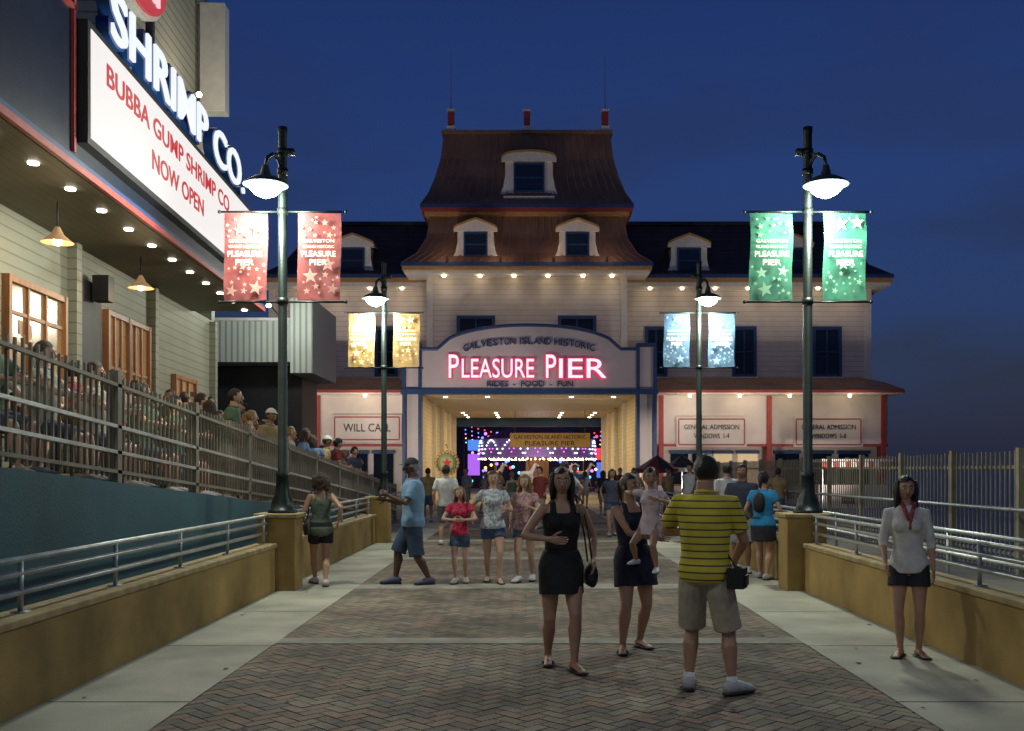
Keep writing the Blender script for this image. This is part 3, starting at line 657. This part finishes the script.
def person(name,loc,yaw=0,h=1.7,sex='f',feet=((-.055,0,0),(.055,0,0)),toes=(-10,10),hands=((-.15,-.02,.50),(.15,-.02,.50)),
           poles=((-.4,1,0),(.4,1,0)),lean=(0,0),pz=None,pel=(0,0),top=('tee',(.5,.5,.5)),bot=('shorts',(.1,.1,.1),.6),hair='short',hc='black',
           skin='tan',head=(0,0),shoe=(.6,.6,.6),vox=.014,fat=1.0,curl=.5,kpole=None,socks=None,cap=None,hem=.49,headk=1.0):
    g=G(name,loc,math.radians(yaw)); T=TF if sex=='f' else TM
    S=mat('skin_'+skin,SK[skin],.5,var=.12,scale=6,bump=.1,bscale=60)
    fem=sex=='f'
    l1,l2=.238*h,.225*h
    ank=[Vector((f[0]*h,f[1]*h,(f[2]+.042)*h)) for f in feet]
    hipx=.052
    if pz is None:
        z=.505
        for i,f in enumerate(ank):
            sx=(-hipx if i==0 else hipx)+pel[0]
            d2=(f.x/h-sx)**2+(f.y/h-pel[1])**2; Lm=(l1+l2)/h*.993
            z=min(z,f.z/h+math.sqrt(max(.01,Lm*Lm-d2)))
        pz=z
    dz=pz-.505
    def C(z): k=z-.5; return Vector(((pel[0]+lean[0]*k)*h,(pel[1]+lean[1]*k)*h,(z+dz-(lean[0]**2+lean[1]**2)*.5*max(k,0))*h))
    def torso(b,zs,inf,mt,flare=0):
        P=[];R=[]
        for z in zs:
            a,c=interp(T,z); P.append(C(z)); R.append(((a*fat+inf+flare*max(0,.56-z))*h,(c*fat+inf+flare*max(0,.56-z))*h))
        b.tube(P,R,mt,n=20)
    b=MB(); torso(b,[t[0] for t in T],0,S)
    hips=[C(.505)+Vector((sd*hipx*h,0,-.005*h)) for sd in (-1,1)]
    kn=[]
    for i in range(2):
        kp=(kpole[i] if kpole else ((-.12 if i==0 else .12),-1,0))
        k,c=ik(hips[i],ank[i],l1,l2,kp); kn.append(k); ank[i]=c
    for i in range(2):
        a,k,c=hips[i],kn[i],ank[i]; bk=Vector((0,.008*h,0))
        P=[a+Vector((0,0,.02*h)),a.lerp(k,.25),a.lerp(k,.6),a.lerp(k,.9),k,k.lerp(c,.12),k.lerp(c,.32)+bk,k.lerp(c,.6)+bk*.5,k.lerp(c,.88),c,c-Vector((0,0,.02*h))]
        R=[.05,.051,.042,.033,.031,.029,.034,.026,.019,.019,.021]
        b.tube(P,[r*h*(fat**.6) for r in R],S,n=12)
        ta=math.radians(toes[i]); fd=Vector((math.sin(ta),-math.cos(ta),0))
        b.tube([c-fd*.03*h-Vector((0,0,.018*h)),c+fd*.03*h-Vector((0,0,.018*h)),c+fd*.085*h-Vector((0,0,.030*h)),c+fd*.11*h-Vector((0,0,.033*h))],[(.018*h,.018*h),(.020*h,.017*h),(.024*h,.009*h),(.018*h,.006*h)],S,n=10,ref=(0,0,1))
    shx=.092 if fem else .105
    sh=[C(.806)+Vector((sd*shx*h,0,0)) for sd in (-1,1)]
    wr=[];el=[]
    for i in range(2):
        t=Vector(hands[i])*h
        e_,c=ik(sh[i],t,.172*h,.148*h,poles[i]); el.append(e_); wr.append(c)
        k=1.0 if not fem else .84
        s_=Vector((-.02*h if i else .02*h,0,0))
        P=[sh[i]+s_,sh[i],sh[i].lerp(e_,.3),sh[i].lerp(e_,.7),e_,e_.lerp(c,.25),e_.lerp(c,.6),e_.lerp(c,.92),c]
        b.tube(P,[r*k*h for r in (.026,.034,.031,.026,.0225,.0245,.020,.0155,.015)],S,n=12)
    if fem:
        for sd in (-1,1): b.ell(C(.735)+Vector((sd*.038*h,-.045*h,0)),(.036*h,.034*h,.036*h),S)
    o=b.obj('body',g,smooth=True)
    def rm(o,v,it=3):
        r=o.modifiers.new('r','REMESH'); r.mode='VOXEL'; r.voxel_size=v; r.use_smooth_shade=True
        s=o.modifiers.new('s','SMOOTH'); s.factor=.5; s.iterations=it
    rm(o,vox*.8)
    b=MB()
    for i in range(2):
        d=(wr[i]-el[i]).normalized(); inner=Vector((1 if i==0 else -1,0,0)); nrm=(inner-d*inner.dot(d))
        if nrm.length<.2: nrm=Vector((0,-1,0))-d*(-d.y)
        nrm.normalize(); sd=d.cross(nrm).normalized()
        if sd.y>0: sd=-sd
        s=h*.94
        b.tube([wr[i]-d*.012*s,wr[i]+d*.012*s,wr[i]+d*.032*s,wr[i]+d*.052*s],[(.014*s,.013*s),(.019*s,.011*s),(.023*s,.010*s),(.022*s,.008*s)],S,n=10,ref=nrm)
        for k,(off,ln) in enumerate(((.017,.040),(.006,.046),(-.005,.043),(-.016,.034))):
            p=wr[i]+d*.050*s+sd*off*s; dd=d.copy(); P=[p-dd*.008*s,p]
            for seg in range(3):
                a_=curl*(.35+.25*seg); dd=(dd+nrm*a_).normalized(); p=p+dd*ln*s*(.42,.32,.26)[seg]; P.append(p)
            b.tube(P,[.0052*s,.0052*s,.0048*s,.0044*s,.0032*s],S,n=7)
        p=wr[i]+d*.014*s+sd*.014*s; P=[p]; dd=(d*.7+sd*.8+nrm*.2).normalized()
        for seg in range(3): p=p+dd*.018*s; P.append(p); dd=(dd+d*.35+nrm*.15).normalized()
        b.tube(P,[.0075*s,.0065*s,.0055*s,.004*s],S,n=7)
    b.obj('hands',g,smooth=True)
    b=MB(); hd=headk
    hc_=C(.90)+Vector((0,-.012*h,(.036+ (hd-1)*.05)*h)); R=Matrix.Rotation(math.radians(head[0]),3,'Z')@Matrix.Rotation(math.radians(head[1]),3,'X')
    s=h*hd
    def fn(p):
        x,y,z=p
        if z<0: x*=1-.34*(-z)**1.6; y*= (1-.35*(-z)) if y>0 else (1-.08*(-z))
        if y<0 and z>-.6: y*=.96
        if y>0: y*=1.04
        return (x,y,z)
    b.ell(hc_,(.0455*s,.056*s,.066*s),S,n=24,m=16,R=R,fn=fn)
    def at(x,y,z): return hc_+R@Vector((x*s,y*s,z*s))
    b.tube([at(0,-.052,.010),at(0,-.058,-.004),at(0,-.066,-.018),at(0,-.054,-.024)],[.004*s,.006*s,.0095*s,.006*s],S,n=8)
    lip=mat('lips_'+skin,(SK[skin][0]*.8,SK[skin][1]*.4,SK[skin][2]*.4),.4,bump=0)
    b.ell(at(0,-.0505,-.036),(.016*s,.006*s,.005*s),lip,n=10,m=6,R=R)
    ew=mat('eye_white',(.6,.58,.55),.3,bump=0); ei=mat('eye_iris',(.02,.012,.01),.2,bump=0); hm=mat('hair_'+hc,HAIRC[hc],.5,var=.5,scale=20,bump=1,bscale=60,stretch=(3,3,.4))
    for sd in (-1,1):
        b.ell(at(sd*.018,-.0485,.002),(.0085*s,.006*s,.005*s),ew,n=10,m=6,R=R); b.ell(at(sd*.018,-.0525,.002),(.0042*s,.0035*s,.0042*s),ei,n=8,m=6,R=R)
        b.tube([at(sd*.008,-.0535,.013),at(sd*.018,-.0535,.0165),at(sd*.029,-.0475,.013)],[.0018*s,.0024*s,.0014*s],hm,n=6)
        b.ell(at(sd*.046,.004,-.004),(.006*s,.011*s,.018*s),S,n=8,m=6,R=R)
    b.obj('head',g,smooth=True)
    b=MB(); rd=random.Random(int(h*977)+int(yaw)+int(loc[0]*31))
    long_=hair in('long','curly','pony')
    def keep(p):
        if p.y<-.35: return p.z>.50+.25*abs(p.x)*(1 if p.x>-.1 else -.3)
        if p.y<.12: return p.z>(-.05 if not long_ else -.4) or (p.y>-.05 and p.z>-.35)
        return p.z>-.62
    jit=.012 if hair!='curly' else .07
    def hf(p):
        q_=fn(p); k=1+rd.uniform(-jit,jit); return (q_[0]*k,q_[1]*k,q_[2]*k)
    b.ell(hc_+R@Vector((0,.004*s,.005*s)),(.0515*s,.062*s,.071*s),hm,n=30,m=20,R=R,fn=hf,keep=keep)
    if hair in('long','curly'):
        ln=.15 if hair=='long' else .13
        nl=17
        for i in range(nl):
            a=math.radians(-104+208*i/(nl-1)); x,y_=math.sin(a)*.046,math.cos(a)*.052
            P=[];Rr=[]
            ll=ln*rd.uniform(.85,1.1); ph=rd.uniform(0,6)
            for k in range(7):
                t=k/6; wv=(.003 if hair=='long' else .010)*math.sin(ph+t*(7 if hair=='long' else 14))
                out=1+.22*t+(.25*math.sin(t*3) if hair=='curly' else 0)
                P.append(at(x*out+wv,y_*(1+.1*t)+ (0.02*t if y_>0 else -.005*t)+wv,.045-t*ll)); Rr.append((.009+.007*math.sin(math.pi*min(1,t*1.1)))*s*(1.2 if hair=='curly' else 1)*(1-.55*t*t))
            b.tube(P,Rr,hm,n=7)
    if hair=='pony':
        b.tube([at(0,.055,.03),at(0,.085,.02),at(0,.09,-.03),at(.004,.08,-.09)],[.012*s,.020*s,.018*s,.005*s],hm,n=8)
    if cap:
        cm=cloth(cap)
        b.ell(hc_+R@Vector((0,.002*s,.012*s)),(.055*s,.064*s,.068*s),cm,n=20,m=12,R=R,keep=lambda p:p.z>.15)
        b.tube([at(0,-.045,.028),at(0,-.075,.024),at(0,-.10,.018)],[(.045*s,.003*s),(.042*s,.003*s),(.02*s,.002*s)],cm,n=12,ref=(0,0,1))
    b.obj('hair',g,smooth=True)
    kind,tcol=top[0],top[1]; tm=cloth(tcol,top[2] if len(top)>2 else 'plain'); b=MB()
    zs=[z for z in (.46,.48,.50,.52,.54,.56,.58,.60,.64,.68,.72,.75,.78,.80) if z>=hem]
    zs=[hem]+[z for z in zs if z>hem+.005]
    inf=.010 if kind!='tank' else .006
    if kind=='tank':
        zs=[z for z in zs if z<.785]+[.785]; torso(b,zs,inf,tm,.10)
        a,c=interp(T,.78)
        for sd in (-1,1):
            x=sd*.05*h; pts=[C(.775)+Vector((x,-(c*.9)*h,0)),C(.805)+Vector((x,-.046*h,0)),C(.83)+Vector((x*.95,-.022*h,0)),C(.838)+Vector((x*.93,0,0)),C(.825)+Vector((x*.95,.03*h,0)),C(.775)+Vector((x,c*.9*h,0))]
            b.tube(pts,[(.018*h,.008*h)]*6,tm,n=8,ref=(0,1,0))
    else:
        torso(b,zs+[.815,.832,.843],inf,tm,.08)
        sl=top[3] if len(top)>3 else .55
        for i in range(2):
            s_=Vector((-.03*h if i else .03*h,0,0)); a,e_,c=sh[i],el[i],wr[i]
            kk=1 if not fem else .88
            if kind=='long': P=[a+s_,a,a.lerp(e_,.5),e_,e_.lerp(c,.5),e_.lerp(c,sl)] if sl>.5 else [a+s_,a,a.lerp(e_,.5),e_,e_.lerp(c,sl)]; Rr=[.033,.038,.034,.030,.027,.024][:len(P)]
            else: P=[a+s_,a,a.lerp(e_,sl*.5),a.lerp(e_,sl)]; Rr=[.035,.042,.041,.039]
            b.tube(P,[r*h*kk for r in Rr],tm,n=12)
    if fem:
        for sd in (-1,1): b.ell(C(.735)+Vector((sd*.038*h,-.047*h,0)),(.043*h,.040*h,.043*h),tm)
    o=b.obj('top',g,smooth=True); rm(o,vox*.8,2)
    if kind=='tee' and not fem:
        b=MB(); cc=C(.846); b.tube([cc+Vector((.040*h*math.cos(a*.5236),-.004*h+.042*h*math.sin(a*.5236),.002*h+.006*h*math.sin(a*.5236))) for a in range(13)],.008*h,tm,n=6); b.obj('collar',g,smooth=True)
    bm_=cloth(bot[1]); b=MB()
    if bot[0]=='shorts':
        torso(b,[.465,.48,.50,.52,.54,.56,.585],.008,bm_)
        for i in range(2):
            a,k,c=hips[i],kn[i],ank[i]; f=bot[2]; P=[a+Vector((0,0,.02*h))];Rr=[.057]
            fl=bot[3] if len(bot)>3 else .006
            for t in (.25,.5,.75,1.0):
                u=f*t; P.append(a.lerp(k,u) if u<=1 else k.lerp(c,u-1)); base=.051-.018*min(u,1) if u<1 else .034
                Rr.append(base+.009+fl*t)
            b.tube(P,[r*h*(fat**.6) for r in Rr],bm_,n=14)
    elif bot[0]=='skirt':
        z1=bot[2]; zz=[.60,.56,.52,.48,.44]+([.40] if z1<.39 else [])+[z1]; P=[];Rr=[]; mid=(kn[0]+kn[1])/2
        dxk=abs(kn[0].x-kn[1].x)/2/h; dyk=abs(kn[0].y-kn[1].y)/2/h
        for i,z in enumerate(zz):
            a,c=interp(T,max(z,.52)); t=max(0,(.52-z)/.25); p=C(z); p.x+=(mid.x-p.x)*t*.5; p.y+=(mid.y-p.y)*t*.6; P.append(p)
            Rr.append(((a*fat+.010-.012*t+max(0,dxk-.05)*t)*h,(c*fat+.010+dyk*t*.75)*h))
        b.tube(P,Rr,bm_,n=20)
    o=b.obj('bottoms',g,smooth=True); rm(o,vox*.8,2)
    sm_=mat('shoe_%.2f_%.2f_%.2f'%shoe,shoe,.6,var=.2,scale=20); so=mat('shoe_sole',(.5,.5,.48) if shoe[0]>.3 else (.03,.025,.02),.7)
    b=MB()
    for i in range(2):
        ta=math.radians(toes[i]); fd=Vector((math.sin(ta),-math.cos(ta),0)); o_=ank[i]-Vector((0,0,.042*h))
        def fp(t,z): return o_+fd*t*h+Vector((0,0,z*h))
        if shoe[2]>.12:
            b.tube([fp(-.045,.022),fp(-.032,.028),fp(0,.034),fp(.04,.028),fp(.075,.021),fp(.10,.018),fp(.122,.014)],[(.012*h,.014*h),(.027*h,.026*h),(.029*h,.031*h),(.030*h,.026*h),(.033*h,.019*h),(.029*h,.015*h),(.012*h,.007*h)],sm_,n=14,ref=(0,0,1))
        else:
            for tt in (.035,.07): b.tube([fp(tt,0.006)+Vector((fd.y,-fd.x,0))*.029*h,fp(tt,.024),fp(tt,.006)-Vector((fd.y,-fd.x,0))*.029*h],[(.006*h,.003*h)]*3,sm_,n=6)
        b.tube([fp(-.048,.006),fp(-.03,.006),fp(.03,.006),fp(.08,.006),fp(.11,.006),fp(.126,.007)],[(.012*h,.005*h),(.028*h,.006*h),(.029*h,.006*h),(.034*h,.006*h),(.028*h,.006*h),(.01*h,.004*h)],so,n=12,ref=(0,0,1))
        if socks: b.tube([fp(0,.03),ank[i]+Vector((0,0,.0)),ank[i].lerp(kn[i],.14)],[.024*h,.0235*h,.0235*h],cloth(socks),n=12)
    b.obj('shoes',g,smooth=True)
    return g
def freeze(g):
    bpy.context.view_layer.update(); dg=bpy.context.evaluated_depsgraph_get()
    for o in g.children:
        if o.type=='MESH' and len(o.modifiers):
            me=bpy.data.meshes.new_from_object(o.evaluated_get(dg)); o.modifiers.clear(); o.data=me
def clone(g,loc,yaw):
    n=G(g.name.split('.')[0],loc,math.radians(yaw))
    for o in g.children:
        c=bpy.data.objects.new(o.name.split('.')[0],o.data); sc.collection.objects.link(c); c.parent=n
    return n
Z0=.014
V1=.011
def at(px,fy):
    d=EH*F/(fy-HY); return ((px-CX)*d/F,d,Z0)
gA=person('woman',at(561,668),8,1.68,'f',feet=((-.05,.10,.0),(.045,-.12,0)),toes=(-8,14),hands=((-.075,-.14,.64),(.155,-.05,.53)),poles=((-1,.5,-.2),(.6,1,0)),
  lean=(0,-.05),top=('tank',(.008,.008,.009)),bot=('skirt',(.01,.01,.011),.38),hair='long',hc='black',skin='tan',head=(-8,-4),shoe=(.02,.015,.01),vox=V1,fat=1.03,hem=.50)
b=MB(); x,y,z=.25,.02,.90
b.tube([(x,y-.13,z-.12),(x,y-.1,z-.14),(x,y+.1,z-.14),(x,y+.13,z-.12)],[(.03,.06),(.05,.10),(.05,.10),(.03,.06)],M_black,n=14,ref=(0,0,1))
b.tube([(x,y-.1,z-.04),(x-.03,y-.09,z+.2),(.17,-.03,1.38),(.12,0,1.43),(.15,.06,1.36),(x-.03,y+.1,z+.2),(x,y+.1,z-.04)],.008,M_black,n=6); b.obj('handbag',gA,smooth=True)
gB=person('woman',at(634,650),20,1.62,'f',feet=((-.11,-.08,0),(.06,.05,0)),toes=(-25,10),hands=((.05,-.17,.64),(.09,-.17,.70)),poles=((-1,.4,-.3),(1,.4,-.3)),
  top=('tank',(.012,.014,.035)),bot=('skirt',(.012,.014,.035),.37),hair='pony',hc='brown',skin='tan',head=(18,-3),shoe=(.03,.02,.01),vox=V1,fat=1.10,hem=.50,lean=(-.05,.05))
p=at(637,650)
person('child',(p[0]+.10,p[1]-.22,.72),-30,.96,'f',feet=((-.14,-.02,.08),(.10,-.10,.02)),toes=(-15,15),hands=((-.18,-.10,.76),(.12,-.15,.70)),pz=.45,
  top=('tee',(.62,.5,.5),'plain',.5),bot=('skirt',(.62,.5,.5),.40),hair='short',hc='black',skin='tan',shoe=(.7,.7,.7),vox=.009,headk=1.35,head=(30,0))
gD=person('man',at(705,694),158,1.75,'m',feet=((-.115,.0,0),(.075,-.03,0)),toes=(-35,12),hands=((-.10,-.15,.55),(.10,-.19,.66)),poles=((-.9,.7,-.2),(.9,.6,-.3)),
  top=('tee',(.58,.46,.04),'stripe',.75),bot=('shorts',(.42,.37,.26),.98,.016),hair='short',hc='black',skin='tan',shoe=(.45,.46,.46),socks=(.75,.75,.72),vox=V1,fat=1.06,hem=.475,head=(28,8))
b=MB(); cx,cy,cz=-.23,.02,.86
b.box(cx-.07,cx+.05,cy-.09,cy+.09,cz-.08,cz+.07,M_black); b.box(cx-.085,cx-.071,cy-.06,cy+.06,cz-.06,cz+.02,M_dark); b.tube([(cx,cy,cz+.07),(-.12,.02,1.1),(.02,-.1,1.3)],.008,M_black,n=6); b.obj('camera_bag',gD,bevel=.015)
gE=person('woman',at(909,658),-22,1.58,'f',feet=((-.045,.0,0),(.05,.02,0)),toes=(-12,25),hands=((-.12,-.09,.52),(.125,-.02,.49)),
  top=('long',(.56,.54,.50),'plain',.25),bot=('shorts',(.02,.02,.025),.45,.012),hair='long',hc='black',skin='tan',head=(14,0),shoe=(.05,.03,.02),vox=V1,fat=.92,hem=.47,lean=(-.04,.0))
b=MB(); b.tube([(.0,-.125,1.2),(-.03,-.10,1.28),(-.05,-.03,1.34),(0,.02,1.345),(.05,-.03,1.34),(.03,-.10,1.28),(0.01,-.13,1.12)],[.012,.018,.02,.02,.02,.018,.012],cloth((.3,.05,.06),'floral'),n=8); b.obj('scarf',gE,smooth=True)
V2=.017
gF=person('woman',at(321,586),200,1.63,'f',feet=((-.02,.13,0),(.03,-.15,0)),hands=((-.14,.05,.55),(.13,-.11,.56)),top=('tank',(.10,.13,.09)),bot=('shorts',(.012,.012,.015),.45),hair='curly',hc='brown',skin='tan',shoe=(.6,.5,.5),vox=V2,hem=.46)
b=MB(); b.tube([(.17,-.02,.95),(.2,-.0,.85),(.2,0,.72)],[(.03,.05),(.05,.12),(.04,.11)],cloth((.06,.05,.04)),n=12); b.tube([(.19,0,.92),(.15,0,1.3),(.1,0,1.36)],.01,M_black,n=6); b.obj('shoulder_bag',gF,smooth=True)
person('man',at(413,585),-75,1.83,'m',feet=((-.05,-.13,0),(.06,.12,0)),toes=(-10,8),hands=((-.10,-.20,.66),(.10,-.20,.70)),poles=((-.5,.5,-1),(.5,.5,-1)),top=('tee',(.16,.28,.42),'plain',.75),bot=('shorts',(.03,.055,.10),1.08,.014),hair='short',hc='grey',skin='dark',shoe=(.08,.08,.14),cap=(.02,.02,.03),vox=V2,fat=1.2,hem=.47)
person('girl',at(460,584),-5,1.40,'f',feet=((-.04,-.03,0),(.05,.06,0)),hands=((-.05,-.15,.66),(.06,-.15,.66)),poles=((-1,.3,-.4),(1,.3,-.4)),top=('tee',(.45,.02,.06),'floral',.5),bot=('shorts',(.06,.09,.15),.5),hair='long',hc='blonde',skin='light',shoe=(.5,.4,.4),vox=V2,fat=.85,hem=.5)
person('woman',at(493,583),5,1.64,'f',feet=((-.04,.10,0),(.05,-.10,0)),hands=((-.19,-.06,.58),(.10,-.17,.66)),top=('tee',(.44,.47,.50),'floral',.5),bot=('shorts',(.06,.10,.18),.42),hair='pony',hc='brown',skin='light',shoe=(.05,.04,.03),vox=V2,hem=.49)
person('woman',at(525,582),-14,1.58,'f',feet=((-.04,-.09,0),(.05,.09,0)),hands=((-.15,.03,.51),(.08,-.17,.70)),top=('tee',(.40,.24,.24),'floral',.4),bot=('shorts',(.07,.10,.16),.4),hair='long',hc='blonde',skin='light',shoe=(.6,.6,.6),vox=V2,hem=.49)
gH=person('woman',at(763,580),150,1.62,'f',feet=((-.05,.06,0),(.05,-.08,0)),hands=((-.13,-.12,.60),(.14,-.10,.56)),top=('tee',(.02,.22,.46),'plain',.5),bot=('skirt',(.02,.02,.03),.37),hair='pony',hc='black',skin='tan',shoe=(.4,.4,.4),vox=V2,hem=.5,fat=1.08)
b=MB(); b.tube([(.02,.12,1.02),(.02,.14,1.07),(.02,.14,1.22),(.02,.12,1.29)],[(.06,.04),(.09,.06),(.09,.06),(.05,.03)],M_black,n=14); b.obj('backpack',gH,smooth=True)
person('man',at(742,573),-20,1.72,'m',feet=((-.06,.02,0),(.06,-.03,0)),hands=((-.12,-.14,.58),(.14,-.04,.5)),top=('tee',(.03,.035,.06)),bot=('shorts',(.25,.25,.25),.95,.012),skin='brown',shoe=(.5,.5,.5),vox=.02)
person('man',(PX(446,22),22,Z0),175,1.75,'m',feet=((-.05,-.08,0),(.05,.08,0)),top=('tee',(.62,.62,.6),'plain',.7),bot=('shorts',(.1,.1,.12),.9,.01),skin='tan',vox=.022)
person('man',(PX(727,20),20,Z0),185,1.75,'m',top=('tee',(.6,.6,.58),'plain',.7),bot=('shorts',(.08,.08,.1),.95,.01),skin='tan',vox=.022)
# crowd: prototypes + copies
rd=random.Random(11)
cols=[(.50,.50,.47),(.05,.06,.1),(.25,.04,.04),(.08,.13,.07),(.10,.15,.28),(.02,.02,.02),(.30,.22,.1),(.36,.33,.27),(.2,.2,.22)]
PW=[];PL=[];PS=[]
def rp(kind,i,loc,yaw):
    sx='mf'[i%2]; h=(rd.uniform(1.70,1.84) if sx=='m' else rd.uniform(1.55,1.68)); col=cols[i%len(cols)] if kind=='w' else cols[(i*2+3)%len(cols)]
    args=dict(top=(('tee' if (sx=='m' or i%4==1) else 'tank'),col,'plain',.6),bot=(('shorts',rd.choice([(.05,.08,.14),(.3,.26,.18),(.03,.03,.04),(.2,.2,.2)]),rd.uniform(.6,1.0) if sx=='m' else .5,.01) if (sx=='m' or i%3) else ('skirt',rd.choice(cols),.36)),
      hair='short' if sx=='m' else ('long','pony')[(i//2)%2],hc=('black','brown','brown','blonde')[i%4],skin=('tan','light','tan','brown')[(i//2)%4],shoe=(.3,.3,.3),vox=.026,fat=rd.uniform(.97,1.15))
    if kind=='w':
        st=rd.uniform(.05,.13)*rd.choice((-1,1)); args.update(feet=((-.05,-st,0),(.05,st,0)),hands=((-rd.uniform(.10,.17),st*.8-.04,rd.uniform(.5,.6)),(rd.uniform(.10,.17),-st*.8-.04,rd.uniform(.5,.64))))
    elif kind=='l': args.update(feet=((-.07,0,0),(.06,.04,0)),hands=((-.13,-.18,.60+.02*(i%3)),(.11,-.18,.62)),lean=(0,-.15),cap=(None,(.5,.5,.45),None,None,(.05,.05,.06))[i%5] if sx=='m' else None)
    else: args.update(pz=.32,feet=((-.06,-.24,0),(.06,-.24,0)),hands=((-.10,-.24,.50),(.10,-.22,.50)),poles=((-1,.3,-.6),(1,.3,-.6)),bot=('shorts',(.05,.06,.09),.9,.005),pel=(0,.02))
    g_=person('man' if sx=='m' else 'woman',loc,yaw,h,sx,**args); freeze(g_); return g_
def place(kind,pool,maxn,loc,yaw):
    if len(pool)<maxn: pool.append(rp(kind,len(pool),loc,yaw))
    else: clone(rd.choice(pool),loc,yaw)
for px,d in ((565,21),(612,25),(540,28),(512,33),(575,33),(603,36),(634,31),(485,38),(466,36),(714,26),(620,40),(668,36),(428,32),(690,30),(778,28),(585,43),(555,44),(500,46),(640,43),(705,38)):
    place('w',PW,10,(PX(px,d),d,Z0),rd.choice((0,180))+rd.uniform(-50,50))
yy=15.0
for i in range(32):
    yy+=rd.uniform(.28,.50); place('l',PL,9,(-4.60-(i%3)*.38-rd.uniform(0,.12),yy,rz(yy)),rd.choice((75,95,115,60,190)))
def table(x,y,z):
    b=MB(); b.tube([(x,y,z+.72),(x,y,z+.76)],.42,M_wood,n=20); b.tube([(x,y,z),(x,y,z+.72)],.04,M_dark,n=8); b.tube([(x,y,z),(x,y,z+.03)],.25,M_dark,n=16)
    b.tube([(x+.1,y,z+.76),(x+.1,y,z+.9)],.035,mat('glass_tumbler',(.5,.5,.5),.1),n=10); b.tube([(x-.12,y+.1,z+.76),(x-.12,y+.1,z+.95)],.03,M_red,n=10); b.obj('cafe_table')
def chair(x,y,z,a):
    gch=G('chair',(x,y,z),math.radians(a)); b=MB(); b.box(-.22,.22,-.2,.22,.43,.47,M_wood)
    for sx_ in (-.2,.2):
        b.tube([(sx_,-.18,0),(sx_,-.18,.43)],.018,M_dark,n=6); b.tube([(sx_,.2,0),(sx_,.2,.45),(sx_,.26,.92)],.018,M_dark,n=6)
    for zz in (.62,.75,.88): b.box(-.2,.2,.215+(zz-.45)*.12,.235+(zz-.45)*.12,zz-.04,zz+.04,M_wood)
    b.obj('chair_frame',gch)
for (tx,ty,tz) in ((-6.0,9.6,1.6),(-6.05,11.9,1.6),(-6.1,14.2,1.6),(-6.2,16.6,1.6),(-6.25,19.0,1.6)):
    table(tx,ty,tz)
    for dy,a in ((-.75,180),(.75,0)):
        chair(tx,ty+dy,tz,a); place('s',PS,5,(tx,ty+dy,tz),a)
# tall bench with people sitting along the fence on the upper landing
for ty in (9.2,10.3,11.5,12.9,14.1):
    chair(-4.95,ty,rz(ty)+.005,95); clone(rd.choice(PS),(-4.95,ty,rz(ty)),95+rd.uniform(-20,20))
